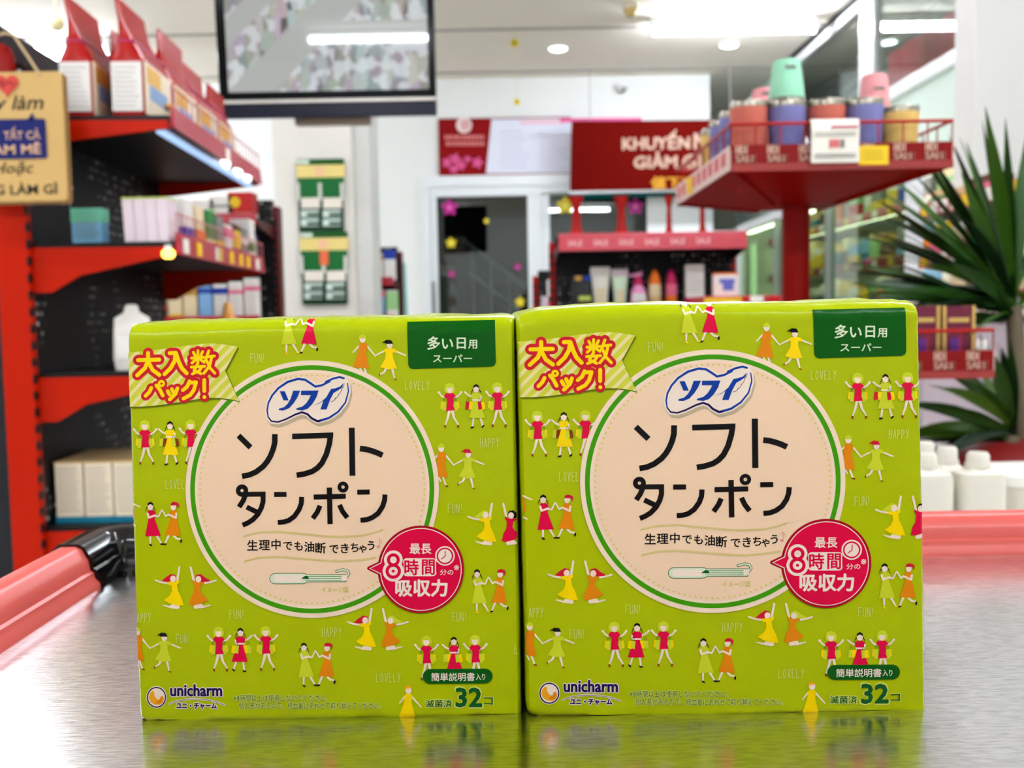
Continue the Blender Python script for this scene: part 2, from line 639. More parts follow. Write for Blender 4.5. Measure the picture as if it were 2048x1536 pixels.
pt = atz(1300, 66, CEIL - 0.10)
pt2 = atz(1634, 60, CEIL - 0.10)
tube_lamp((pt.x + pt2.x) / 2, (pt.y + pt2.y) / 2, 'bright tube lamp on the ceiling right of centre', pt2.x - pt.x)
tube_lamp(-3.55, 7.6, 'bright tube lamp on the ceiling at far left behind the red bags')
for x, y, s_ in ((-1.35, -1.5, 'left'), (1.37, -1.5, 'right'), (-2.6, 1.4, 'left'), (1.5, 1.5, 'right'), (-2.9, 4.6, 'left'), (0.35, 4.2, 'right')):
    tube_lamp(x, y, 'tube lamp on the ceiling overhead, %s of the aisle, %s' % (s_, 'behind the viewer' if y < 0 else ('above the trolley' if y < 2 else 'in front of the pillar')))

DL = glow('downlight_glow', (236, 244, 255), 4.0)


def downlight(x, y, px_, label):
    p = atz(px_[0], px_[1], CEIL)
    t = thing('recessed_downlight', label, 'ceiling lamp', (p.x, p.y, CEIL), group='recessed downlights')
    mb = MB()
    mb.loft([(-0.012, 0.078, 0.078), (0, 0.085, 0.085)], 24)
    mb.build('trim_ring', BASE, t, smooth=True)
    MB().loft([(-0.02, 0.05, 0.05), (-0.012, 0.066, 0.066)], 24).build('lens', DL, t, smooth=True)


downlight(0, 0, (1116, 95), 'round recessed downlight in the ceiling above the left red banner')
downlight(0, 0, (1458, 88), 'round recessed downlight in the ceiling below the tube lamp')
downlight(0, 0, (108, 112), 'round recessed downlight at far left beside the first red bag')

p = atz(1262, 22, CEIL - 0.05)
t = thing('smoke_detector', 'round cream smoke detector on the ceiling left of the tube lamp', 'smoke detector', (p.x, p.y, CEIL))
mb = MB()
mb.loft([(-0.035, 0.055, 0.055), (-0.02, 0.062, 0.062), (0, 0.05, 0.05)], 20)
mb.build('base', mat('detector_cream', (222, 212, 186), 0.5), t, smooth=True)
MB().loft([(-0.09, 0.012, 0.012), (-0.08, 0.035, 0.035), (-0.05, 0.05, 0.05), (-0.033, 0.05, 0.05)], 20).build('sensor_head', mat('detector_gold', (196, 168, 104), 0.4), t, smooth=True)

p = at(1247, 168, 8.95)
t = thing('security_camera', 'small white dome security camera above the red banner', 'camera', (p.x, YF, p.z))
MB().loft([(-0.01, 0.055, 0.045), (0.03, 0.05, 0.04)], 16, c=(0, -0.05, 0)).build('mount', BASE, t, smooth=True)
MB().loft([(-0.06, 0.008, 0.008), (-0.05, 0.03, 0.03), (-0.03, 0.045, 0.045), (-0.008, 0.05, 0.05)], 16, c=(0, -0.055, 0)).build('dome', mat('camera_dome', (206, 204, 196), 0.2), t, smooth=True)
MB().loft([(-0.062, 0.012, 0.012), (-0.03, 0.018, 0.018)], 12, c=(0.006, -0.085, 0.012)).build('lens', GREYD, t, smooth=True)

# hanging ornaments
def hanger(px_, Y, r, name, label, cat, m1, ball=True):
    p = at(px_[0], px_[1], Y)
    t = thing(name, label, cat, (p.x, Y, p.z))
    MB().tube([(0, 0, r * 0.9), (0, 0, CEIL - p.z)], 0.0025 if not ball else 0.006, 6).build('cord', mat('pale_cord', (226, 214, 170), 0.6), t)
    mb = MB()
    if ball:
        mb.loft([(r * math.sin(a), r * math.cos(a), r * math.cos(a)) for a in [(-0.49 + 0.98 * i / 12) * math.pi for i in range(13)]], 20)
        mb.build('ball', m1, t, smooth=True)
        MB().loft([(r * 0.85, r * 0.3, r * 0.3), (r * 1.15, r * 0.22, r * 0.22)], 12).build('ferrule', mat('detector_gold', (196, 168, 104)), t, smooth=True)
    else:
        for k in range(5):
            a = 2 * math.pi * k / 5 + 0.3
            MB().loft([(-0.006, r * 0.5, r * 0.5), (0.006, r * 0.5, r * 0.5)], 12).add([], []).build('petal', m1, t, smooth=True)
            o = t.children[-1]
            o.rotation_euler = (math.pi / 2, 0, 0)
            o.location = (r * 0.55 * math.cos(a), 0, r * 0.55 * math.sin(a))
    return t


hanger((113, 47), 5.0, 0.04, 'hanging_ball', 'cream ball ornament hanging on a cord above the wooden sign', 'ornament', mat('cream_ball', (236, 222, 168), 0.4, var=0.15, scale=60))
YEL = mat('yellow_paper', (240, 214, 40), 0.6)
hanger((1029, 86), 7.6, 0.032, 'hanging_flower', 'small yellow paper flower hanging under the ceiling joint', 'ornament', YEL, False)
hanger((1034, 204), 8.6, 0.028, 'hanging_flower', 'small yellow paper flower hanging just above the red banner', 'ornament', YEL, False)

# ------------------------------------------------------------------ the steel trolley table
TZ = 0.80
STEEL = steel_mat()
PINK = mat('pink_plastic', (221, 95, 88), 0.32, var=0.04, scale=60)
BLACKP = mat('black_gloss_plastic', (8, 8, 10), 0.14, var=0, spec=0.4)
GOLDM = mat('gold_trim', (190, 150, 70), 0.25, metal=1.0)
GREYM = mat('grey_painted_metal', (120, 122, 126), 0.4, metal=0.3)

TX0, TX1, TY0, TY1 = -0.2165, 0.42, 0.06, 0.5465
table = thing('trolley_table', 'scratched stainless steel trolley table with pink plastic rim under the packs', 'table', ((TX0 + TX1) / 2, (TY0 + TY1) / 2, 0))
TL = Vector(table.location)


def tb(mb, name, mt, smooth=False, bevel=0):
    o = mb.build(name, mt, table, smooth, bevel)
    o.location = -TL
    return o


tb(MB().box(TX0 - 0.02, TX1 + 0.02, TY0 - 0.02, TY1 + 0.02, TZ - 0.012, TZ), 'steel_top', STEEL)
# rim section: (distance outward from the steel edge, height)
RIM = [(0.0, -0.002), (0.0005, 0.0022), (0.003, 0.0048), (0.0036, 0.0078), (0.0052, 0.0088), (0.0062, 0.0145), (0.0072, 0.0158),
       (0.0095, 0.0200), (0.0125, 0.0216), (0.020, 0.0216), (0.024, 0.018), (0.024, -0.03), (0.0, -0.03)]
tb(MB().prism([(TX0 - d, TZ + h) for d, h in RIM], TY0, TY1 - 0.030, 'y'), 'rim', PINK, smooth=True)
tb(MB().prism([(TX1 + d, TZ + h) for d, h in RIM], TY0, TY1 - 0.030, 'y'), 'rim', PINK, smooth=True)
tb(MB().prism([(TY1 + d, TZ + h) for d, h in RIM], -0.07, TX1 - 0.03, 'x'), 'rim', PINK, smooth=True)
tb(MB().prism([(TY0 - d, TZ + h) for d, h in RIM], TX0 + 0.03, TX1 - 0.03, 'x'), 'rim', PINK, smooth=True)
# glossy black corner caps, moulded a little proud of the rim
CAPS = [(d - 0.0015 if d < 0.02 else d + 0.0015, h + 0.0012) for d, h in RIM]
for cx, sx, cy, sy in ((TX0, -1, TY1, 1), (TX1, 1, TY1, 1), (TX0, -1, TY0, -1), (TX1, 1, TY0, -1)):
    mb = MB()
    mb.prism([(cx + sx * d, TZ + h) for d, h in CAPS], cy - sy * 0.032, cy + sy * 0.0, 'y')
    mb.prism([(cy + sy * d, TZ + h) for d, h in CAPS], cx - sx * 0.012, cx + sx * 0.0, 'x')
    vs = []
    n = 8
    for k in range(n + 1):
        a = math.pi / 2 * k / n
        for d, h in CAPS:
            vs.append((cx + sx * d * math.cos(a), cy + sy * d * math.sin(a), TZ + h))
    L = len(CAPS)
    fs = [(k * L + i, k * L + (i + 1) % L, (k + 1) * L + (i + 1) % L, (k + 1) * L + i) for k in range(n) for i in range(L)]
    mb.add(vs, fs)
    mb.loft([(0, 0.007, 0.007), (0.003, 0.006, 0.006), (0.0045, 0.003, 0.003)], 14, c=(cx - sx * 0.006, cy - sy * 0.006, TZ))
    tb(mb, 'corner_cap', BLACKP, smooth=True)
BR = [(0.001, -0.002), (0.001, 0.003), (0.003, 0.0045), (0.0035, 0.0125), (0.006, 0.0140), (0.0075, 0.0195), (0.011, 0.0215), (0.020, 0.0215), (0.023, 0.018), (0.023, -0.03), (0.001, -0.03)]
tb(MB().prism([(TY1 + d, TZ + h) for d, h in BR], TX0 + 0.010, -0.07, 'x'), 'black_back_rail', BLACKP, smooth=True)
for h0, d0 in ((0.0042, 0.0024), (0.0134, 0.0040)):
    tb(MB().box(TX0 + 0.012, -0.07, TY1 + d0 - 0.0012, TY1 + d0 + 0.001, TZ + h0 - 0.0007, TZ + h0 + 0.0008), 'gold_line', GOLDM)
for lx in (TX0 - 0.005, TX1 + 0.005):
    for ly in (TY0 + 0.01, TY1 - 0.01):
        tb(MB().tube([(lx, ly, 0.06), (lx, ly, TZ - 0.012)], 0.014, 12), 'leg', GREYM, smooth=True)
        tb(MB().loft([(0, 0.028, 0.012), (0.055, 0.028, 0.012)], 16, c=(lx, ly, 0.0)), 'castor', BLACKP, smooth=True)
tb(MB().box(TX0, TX1, TY0, TY1, 0.25, 0.262), 'lower_shelf', STEEL, bevel=0.002)

# ------------------------------------------------------------------ printed film packs
FILM = film_mat('lime_film', (172, 186, 0))
PR = {
    'cream': film_mat('print_cream', (241, 207, 172), 0.25),
    'ring': film_mat('print_pale_ring', (244, 216, 188), 0.25),
    'shadow': film_mat('print_soft_shade', (190, 172, 140), 0.25),
    'olive': film_mat('print_olive_shade', (96, 108, 4), 0.25),
    'white': film_mat('print_white', (242, 222, 202), 0.25),
    'black': film_mat('print_black', (10, 8, 8), 0.25),
    'green': film_mat('print_leaf_green', (62, 150, 2), 0.25),
    'dgreen': film_mat('print_deep_green', (0, 84, 6), 0.25),
    'tgreen': film_mat('print_text_green', (6, 84, 26), 0.25),
    'mint': film_mat('print_mint', (214, 226, 190), 0.25),
    'crimson': film_mat('print_crimson', (220, 6, 62), 0.25),
    'dcrimson': film_mat('print_dark_crimson', (168, 8, 30), 0.25),
    'red': film_mat('print_red', (202, 26, 40), 0.25),
    'yellow': film_mat('print_yellow', (250, 214, 0), 0.25),
    'orange': film_mat('print_orange', (226, 132, 8), 0.25),
    'amber': film_mat('print_amber', (240, 164, 26), 0.25),
    'lime': film_mat('print_pale_lime', (200, 208, 40), 0.25),
    'word': film_mat('print_word_lime', (208, 214, 104), 0.25),
    'dots': film_mat('print_dot_olive', (204, 196, 70), 0.25),
    'ribbon': film_mat('print_ribbon', (206, 206, 62), 0.25),
    'stripe': film_mat('print_ribbon_stripe', (230, 216, 146), 0.25),
    'blue': film_mat('print_blue', (10, 58, 150), 0.25),
    'navy': film_mat('print_navy', (22, 10, 76), 0.25),
    'brown': film_mat('print_brown', (134, 54, 4), 0.25),
    'note': film_mat('print_note_pink', (232, 140, 140), 0.25),
    'redhair': film_mat('print_red_hair', (204, 20, 48), 0.25),
    'skin': film_mat('print_skin', (242, 216, 192), 0.25),
}


def crop(ox, oy, s):
    return lambda pts: [(ox + p[0] / s, oy + p[1] / s) for p in pts]


cA, cB, cC, cD = crop(240, 620, 4.876), crop(640, 620, 4.876), crop(240, 920, 4.876), crop(640, 920, 4.876)
cE, cF = crop(240, 1200, 4.571), crop(640, 1200, 4.571)


def clip_convex(poly, clip):
    out = poly
    n = len(clip)
    for i in range(n):
        a, b = clip[i], clip[(i + 1) % n]
        inp, out = out, []
        if not inp:
            return []

        def side(p):
            return (b[0] - a[0]) * (p[1] - a[1]) - (b[1] - a[1]) * (p[0] - a[0])
        for j in range(len(inp)):
            p, q = inp[j], inp[(j + 1) % len(inp)]
            sp, sq = side(p), side(q)
            if sp >= 0:
                out.append(p)
            if (sp >= 0) != (sq >= 0):
                t = sp / (sp - sq)
                out.append((p[0] + (q[0] - p[0]) * t, p[1] + (q[1] - p[1]) * t))
    return out


class Art:
    """flat print: polygons in photo pixels of the nearer-left pack, each with ink and layer"""

    def __init__(s):
        s.t = []      # (tri points, ink, layer)
        s.k = 0       # every drawn piece lies a hair above the one before, so no two faces coincide

    def tri(s, pts, ink, layer):
        s.t.append((pts, ink, layer + 0.9 * (s.k % 97) / 97.0))

    def poly(s, pts, ink, layer):
        if len(pts) < 3:
            return
        s.k += 1
        for t in tessellate_polygon([[Vector((p[0], p[1], 0)) for p in pts]]):
            s.tri([pts[i] for i in t], ink, layer)

    def disc(s, c, rx, ink, layer, ry=None, n=20):
        s.poly(disc(c[0], c[1], rx, ry, n), ink, layer)

    def ring(s, c, r0, r1, ink, layer, n=96, k=1.0):
        for i in range(n):
            a, b = 2 * math.pi * i / n, 2 * math.pi * (i + 1) / n
            P = lambda r, t: (c[0] + r * math.cos(t), c[1] + r * k * math.sin(t))
            s.tri([P(r0, a), P(r1, a), P(r1, b)], ink, layer)
            s.tri([P(r0, a), P(r1, b), P(r0, b)], ink, layer)

    def stroke(s, pts, w, ink, layer, cap=True, n=10):
        """thick line; w may taper as (w0, w1)"""
        ws = w if isinstance(w, tuple) else (w, w)
        m = len(pts)
        for i in range(m - 1):
            (x0, y0), (x1, y1) = pts[i], pts[i + 1]
            d = math.hypot(x1 - x0, y1 - y0)
            if d < 1e-6:
                continue
            nx, ny = -(y1 - y0) / d, (x1 - x0) / d
            h0 = (ws[0] + (ws[1] - ws[0]) * i / (m - 1)) / 2
            h1 = (ws[0] + (ws[1] - ws[0]) * (i + 1) / (m - 1)) / 2
            a, b = (x0 + nx * h0, y0 + ny * h0), (x0 - nx * h0, y0 - ny * h0)
            c, e = (x1 - nx * h1, y1 - ny * h1), (x1 + nx * h1, y1 + ny * h1)
            s.k += 1
            s.tri([a, b, c], ink, layer)
            s.tri([a, c, e], ink, layer)
        rng = range(m) if cap else range(1, m - 1)
        for i in rng:
            h = (ws[0] + (ws[1] - ws[0]) * i / (m - 1)) / 2
            s.poly(disc(pts[i][0], pts[i][1], h, None, n), ink, layer)

    def copies(s, P, fs, r, ink, layer):
        n = 0 if r <= 0.05 else (6 if r < 0.9 else 10)
        for k in range(n + 1):
            q = r if k < n else 0.0
            dx, dy = q * math.cos(2 * math.pi * k / max(n, 1)), q * math.sin(2 * math.pi * k / max(n, 1))
            if k == n and n:
                continue
            s.k += 1
            for f in fs:
                t = [(P[i][0] + dx, P[i][1] + dy) for i in f]
                if len(t) == 3:
                    s.tri(t, ink, layer)
                else:
                    s.k -= 1
                    s.poly(t, ink, layer)

    def text(s, body, x0, y0, x1, y1, ink, layer, offset=0.0, shear=0.0, slope=0.0):
        """box in pixels, y down; offset thickens every stroke by that many ems; slope lifts the right end"""
        vs, fs = fit_text(body, x0, -y1, x1, -y0, 0.0, shear)
        xm = (x0 + x1) / 2
        s.copies([(x, -y - slope * (x - xm)) for x, y in vs], fs, offset * (y1 - y0), ink, layer)

    def glyph(s, ch, cx, cy, size, ink, layer, offset=0.0):
        vs, fs = glyphs(ch)
        bx = (min(v[0] for v in vs) + max(v[0] for v in vs)) / 2
        s.copies([(cx + (v[0] - bx) * size, cy - (v[1] - 0.38) * size) for v in vs], fs, offset * size, ink, layer)


ARTS = []          # (part name, parent part or None, Art)


def art(name, parent=None):
    a = Art()
    ARTS.append((name, parent, a))
    return a


# --- pattern words
LET = {
    'F': [[(0, 1), (0, 0), (.9, .03)], [(0, .47), (.7, .45)]], 'U': [[(0, 0), (.02, .8), (.2, 1), (.6, 1), (.85, .8), (.85, 0)]],
    'N': [[(0, 1), (0, 0), (.85, 1), (.85, 0)]], '!': [[(.2, 0), (.15, .7)], [(.12, .95), (.12, 1)]],
    'L': [[(0, 0), (0, 1), (.75, .97)]], 'O': [[(.4, 0), (.1, .25), (.05, .7), (.35, 1), (.7, .8), (.75, .3), (.4, 0)]],
    'V': [[(0, 0), (.42, 1), (.85, 0)]], 'E': [[(.7, .02), (0, 0), (0, 1), (.75, .98)], [(0, .48), (.6, .46)]],
    'Y': [[(0, 0), (.42, .5), (.85, 0)], [(.45, .48), (.3, 1)]], 'H': [[(0, 0), (0, 1)], [(.8, 0), (.8, 1)], [(0, .52), (.8, .48)]],
    'A': [[(0, 1), (.42, 0), (.85, 1)], [(.15, .65), (.7, .65)]], 'P': [[(0, 1), (0, 0), (.6, .05), (.75, .28), (.55, .5), (0, .55)]],
}


def word(s, x0, y0, x1, y1):
    a = art('printed_word')
    n = len(s) - (0.55 if s.endswith('!') else 0)
    step = (x1 - x0) / n
    for i, ch in enumerate(s):
        for st in LET[ch]:
            a.stroke([(x0 + step * i + px * step * 0.72, y0 + py * (y1 - y0)) for px, py in st], 1.35, 'word', 2, n=6)


def wcrop(c, s, x0, y0, x1, y1):
    p = c([(x0, y0), (x1, y1)])
    word(s, p[0][0], p[0][1], p[1][0], p[1][1])


wcrop(cA, 'FUN!', 1275, 425, 1418, 508)
wcrop(cB, 'LOVELY', 835, 692, 1082, 775)
wcrop(cB, 'HAPPY', 1562, 1252, 1760, 1335)
wcrop(cC, 'LOVEL', 452, 192, 645, 278)
wcrop(cD, 'FUN!', 1250, 427, 1392, 512)
wcrop(cE, 'APPY', 158, 118, 295, 200)
wcrop(cE, 'FUN!', 1005, 90, 1138, 168)
wcrop(cE, 'FUN!', 517, 312, 647, 390)
wcrop(cF, 'HAPPY', 22, 250, 210, 330)
wcrop(cF, 'FUN!', 1212, 112, 1345, 192)
wcrop(cF, 'LOVELY', 517, 665, 752, 745)
wcrop(cF, 'L', 1780, 415, 1826, 490)


# --- pattern figures, drawn in crop units
def body(c, dx, dy, k=1.0):
    return lambda pts: c([(p[0] * k + dx, p[1] * k + dy) for p in pts])


def shopper(c, x, y, dress='crimson', hair='lime', k=1.0):
    a = art('printed_figure')
    T = body(c, x, y, k)
    u = k / 4.876 if c is not cE and c is not cF else k / 4.571
    for sx in (-1, 1):
        o = 5 if sx > 0 else 0
        a.poly(T([(sx * 84 + o, 128), (sx * 58 + o, 126), (sx * 56 + o, 205), (sx * 90 + o, 195)]), 'yellow', 2)
        a.poly(T([(sx * 70 + o, 128), (sx * 36 + o, 128), (sx * 30 + o, 218), (sx * 62 + o, 222), (sx * 74 + o, 206)]), 'lime', 3)
        a.stroke(T([(sx * 62 + o, 130), (sx * 58 + o, 98), (sx * 48 + o, 90), (sx * 46 + o, 128)]), 0.5, 'black', 4, n=4)
        a.stroke(T([(sx * 45 + o, 88), (sx * 78 + o, 74), (sx * 104 + o, 42)]), 17 * u, 'skin', 2)
        a.disc(T([(sx * 106 + o, 38)])[0], 12 * u, 'skin', 2, n=12)
    a.poly(T([(-48, 35), (-54, 0), (-40, -38), (0, -56), (38, -40), (54, 0), (50, 35), (20, 48), (-20, 48)]), hair, 3)
    a.poly(T([(-28, -8), (28, -8), (29, 18), (12, 44), (-12, 44), (-29, 18)]), 'skin', 4)
    a.stroke(T([(-2, 212), (-20, 290), (-42, 352)]), (28 * u, 14 * u), 'skin', 2)
    a.stroke(T([(24, 212), (42, 285), (84, 352)]), (28 * u, 14 * u), 'skin', 2)
    D = [(-56, 72), (-34, 46), (-12, 44), (0, 50), (14, 44), (34, 46), (60, 72), (44, 92), (36, 90), (40, 130), (36, 165), (52, 212), (-36, 216), (-28, 165), (-24, 130), (-30, 92), (-44, 92)]
    a.poly(T(D), dress, 4)
    a.stroke(T([(-46, 362), (-42, 375)]), 17 * u, 'brown', 3, n=8)
    a.stroke(T([(84, 362), (80, 376)]), 17 * u, 'brown', 3, n=8)


def braids(a, T, u, hx, hy):
    a.disc(T([(hx, hy + 6)])[0], 28 * u, 'skin', 4, 34 * u, 14)
    a.poly(T([(hx - 29, hy), (hx - 26, hy - 28), (hx, hy - 44), (hx + 26, hy - 28), (hx + 29, hy), (hx + 14, hy - 14), (hx, hy - 20), (hx - 14, hy - 14)]), 'black', 5)
    for sx in (-1, 1):
        for q, (px, py) in enumerate(((34, 14), (42, 30), (47, 46))):
            a.disc(T([(hx + sx * px, hy + py)])[0], (7 - q) * u, 'black', 5, n=8)


def braid_shopper(c, x, y, dress='yellow', bags=('lime', 'brown'), k=1.0, flip=1):
    a = art('printed_figure')
    T0 = body(c, x, y, k)
    T = lambda pts: T0([(p[0] * flip, p[1]) for p in pts])
    u = k / 4.876 if c is not cE and c is not cF else k / 4.571
    a.stroke(T([(-40, 82), (-78, 64), (-112, 34)]), 16 * u, 'skin', 2)
    a.stroke(T([(-26, 290), (-36, 366)]), 18 * u, 'skin', 2)
    a.stroke(T([(42, 290), (64, 358)]), 18 * u, 'skin', 2)
    a.stroke(T([(-48, 382), (-28, 376)]), 15 * u, 'black', 3, n=8)
    a.stroke(T([(60, 376), (74, 362)]), 15 * u, 'black', 3, n=8)
    for bx, ink in ((-100, bags[0]), (-66, bags[1])):
        a.poly(T([(bx, 128), (bx + 36, 126), (bx + 40, 200), (bx - 6, 206)]), ink, 3)
    a.stroke(T([(-92, 130), (-84, 96), (-72, 92), (-68, 128)]), 0.5, 'black', 4, n=4)
    a.poly(T([(-46, 58), (-24, 42), (26, 42), (48, 58), (52, 86), (34, 120), (86, 288), (-70, 288), (-24, 120), (-44, 88)]), dress, 4)
    braids(a, T, u, 0, 0)
    a.stroke(T([(48, 78), (44, 112), (-34, 112)]), 15 * u, 'skin', 5)
    for bx, ink in ((44, bags[1]), (14, bags[0])):
        a.poly(T([(bx, 130), (bx + 34, 128), (bx + 46, 198), (bx + 8, 210)]), ink, 5)
    a.stroke(T([(24, 132), (28, 98), (42, 94), (48, 128)]), 0.5, 'black', 6, n=4)


def trio(c, x, y, mid, bags, sp, k=1.0, flip=1, dx2=0):
    shopper(c, x, y, k=k)
    braid_shopper(c, x + sp, y, mid, bags, k, flip)
    shopper(c, x + 2 * sp + dx2, y - 6, k=k)


trio(cA, 245, 1125, 'yellow', ('lime', 'brown'), 246, dx2=-46)
trio(cB, 1265, 765, 'lime', ('redhair', 'yellow'), 258, dx2=-52)
trio(cE, 904, 290, 'crimson', ('lime', 'yellow'), 200, 0.94, -1, dx2=30)
trio(cF, 972, 372, 'crimson', ('lime', 'yellow'), 252, 0.94, 1, dx2=-58)


def highfive(c, x, y, left='crimson', right='orange', shoe='black', k=1.0):
    T = body(c, x, y, k)
    u = k / 4.876 if c is not cE and c is not cF else k / 4.571
    a = art('printed_figure')
    a.stroke(T([(298, 740), (298, 808)]), (20 * u, 15 * u), 'skin', 2)
    a.stroke(T([(362, 738), (404, 808)]), (22 * u, 15 * u), 'skin', 2)
    a.stroke(T([(294, 822), (310, 832)]), 15 * u, shoe, 3, n=8)
    a.stroke(T([(402, 818), (424, 818)]), 14 * u, shoe, 3, n=8)
    a.poly(T([(268, 512), (276, 492), (300, 486), (334, 490), (353, 520), (340, 572), (400, 738), (248, 743), (280, 572)]), left, 3)
    braids(a, T, u, 300, 448)
    a.stroke(T([(272, 520), (284, 560), (346, 538)]), 20 * u, 'skin', 4)
    a.stroke(T([(346, 544), (378, 550), (411, 484)]), (20 * u, 12 * u), 'skin', 4)
    b = art('printed_figure')
    b.stroke(T([(476, 736), (446, 806)]), (22 * u, 15 * u), 'skin', 2)
    b.stroke(T([(528, 738), (556, 766), (592, 772)]), (22 * u, 15 * u), 'skin', 2)
    b.stroke(T([(450, 818), (428, 820)]), 14 * u, 'black', 3, n=8)
    b.stroke(T([(600, 778), (597, 798)]), 16 * u, 'black', 3, n=8)
    b.poly(T([(484, 508), (500, 490), (548, 488), (563, 512), (556, 572), (594, 740), (442, 730), (494, 572)]), right, 3)
    b.disc(T([(524, 456)])[0], 27 * u, 'skin', 4, 33 * u, 14)
    b.poly(T([(496, 440), (504, 414), (530, 404), (556, 410), (578, 424), (578, 450), (566, 476), (562, 440)]), 'redhair', 5)
    b.stroke(T([(478, 530), (450, 546), (415, 486)]), (20 * u, 12 * u), 'skin', 4)
    b.stroke(T([(554, 520), (548, 562), (488, 534)]), 20 * u, 'skin', 4)


highfive(cC, 0, 0)
highfive(cD, 1232, 656, 'lime', 'orange', 'yellow')
highfive(cE, 1402, 4, 'lime', 'orange', 'black', 0.94)
highfive(cA, 1328, -405, 'lime', 'crimson', 'yellow')


def handinhand(c, x, y, left='orange', right='yellow', hair='black', k=1.0, lo=True):
    T = body(c, x, y, k)
    u = k / 4.876 if c is not cE and c is not cF else k / 4.571
    if lo:
        a = art('printed_figure')
        a.stroke(T([(384, 350), (326, 412)]), (18 * u, 12 * u), 'skin', 2)
        a.stroke(T([(458, 348), (540, 448)]), (18 * u, 12 * u), 'skin', 2)
        a.stroke(T([(392, 566), (412, 602)]), 16 * u, 'skin', 2)
        a.stroke(T([(436, 570), (462, 640)]), 17 * u, 'skin', 2)
        a.stroke(T([(462, 650), (482, 656)]), 14 * u, 'brown', 2, n=8)
        a.poly(T([(382, 342), (394, 322), (446, 320), (468, 342), (450, 420), (482, 570), (322, 558), (374, 420)]), left, 3)
        a.disc(T([(418, 284)])[0], 29 * u, 'skin', 4, 35 * u, 14)
        a.poly(T([(380, 300), (384, 258), (418, 234), (450, 254), (454, 276), (392, 276)]), 'lime', 5)
    b = art('printed_figure')
    b.stroke(T([(632, 398), (542, 444)]), (18 * u, 11 * u), 'skin', 2)
    b.stroke(T([(744, 404), (836, 442)]), (18 * u, 13 * u), 'skin', 2)
    b.stroke(T([(644, 572), (628, 604), (586, 630)]), (24 * u, 13 * u), 'skin', 2)
    b.stroke(T([(706, 574), (728, 664)]), (24 * u, 13 * u), 'skin', 2)
    b.stroke(T([(584, 624), (582, 644)]), 10 * u, 'brown', 3, n=6)
    b.stroke(T([(726, 672), (746, 680)]), 9 * u, 'brown', 3, n=6)
    b.poly(T([(618, 398), (636, 376), (700, 370), (736, 382), (754, 404), (736, 418), (712, 412), (712, 460), (752, 570), (670, 578), (588, 558), (640, 470), (642, 412), (628, 412)]), right, 3)
    b.disc(T([(681, 342)])[0], 28 * u, 'skin', 4, 34 * u, 14)
    b.poly(T([(604, 320), (650, 290), (696, 294), (714, 330), (652, 330), (632, 318)]), hair, 5)


handinhand(cB, 0, 0)
handinhand(cD, 765, -399, 'orange', 'lime', 'redhair')
handinhand(cE, -225, 25, 'orange', 'lime', 'black', 0.93)


def jumpers(c, x, y, left=('yellow', 'redhair'), right=('orange', 'redhair'), k=1.0):
    T = body(c, x, y, k)
    u = k / 4.876 if c is not cE and c is not cF else k / 4.571
    a = art('printed_figure')
    a.stroke(T([(560, 1178), (582, 1044)]), (24 * u, 20 * u), 'skin', 2)
    a.stroke(T([(468, 1200), (400, 1190), (348, 1170)]), (20 * u, 16 * u), 'skin', 2)
    a.stroke(T([(510, 1424), (566, 1432)]), 40 * u, 'skin', 2)
    a.stroke(T([(505, 1436), (424, 1414)]), (20 * u, 12 * u), 'skin', 2)
    a.poly(T([(408, 1178), (450, 1140), (500, 1108), (540, 1118), (554, 1160), (530, 1184), (440, 1184)]), left[1], 3)
    a.disc(T([(520, 1156)])[0], 28 * u, 'skin', 4, 32 * u, 14)
    a.poly(T([(458, 1192), (500, 1182), (524, 1190), (576, 1166), (582, 1194), (560, 1210), (568, 1270), (602, 1340), (626, 1416), (560, 1416), (480, 1392), (430, 1364), (490, 1316), (510, 1270), (506, 1222), (470, 1216)]), left[0], 3)
    b = art('printed_figure')
    b.stroke(T([(722, 1170), (692, 1046)]), (24 * u, 20 * u), 'skin', 2)
    b.stroke(T([(816, 1200), (880, 1190), (938, 1172)]), (20 * u, 16 * u), 'skin', 2)
    b.stroke(T([(740, 1430), (794, 1420)]), 40 * u, 'skin', 2)
    b.stroke(T([(796, 1436), (880, 1414)]), (20 * u, 12 * u), 'skin', 2)
    b.poly(T([(732, 1160), (748, 1116), (790, 1108), (830, 1142), (880, 1168), (870, 1184), (790, 1186)]), right[1], 3)
    b.disc(T([(768, 1160)])[0], 28 * u, 'skin', 4, 32 * u, 14)
    b.poly(T([(712, 1166), (738, 1186), (780, 1192), (822, 1186), (826, 1208), (790, 1216), (782, 1276), (812, 1312), (864, 1364), (800, 1396), (720, 1416), (678, 1412), (692, 1340), (722, 1286), (728, 1220), (708, 1190)]), right[0], 3)


jumpers(cC, 0, 0)
jumpers(cD, 1095, -620, ('yellow', 'lime'), ('crimson', 'black'))
jumpers(cF, -72, -900, ('yellow', 'redhair'), ('orange', 'lime'), 0.936)

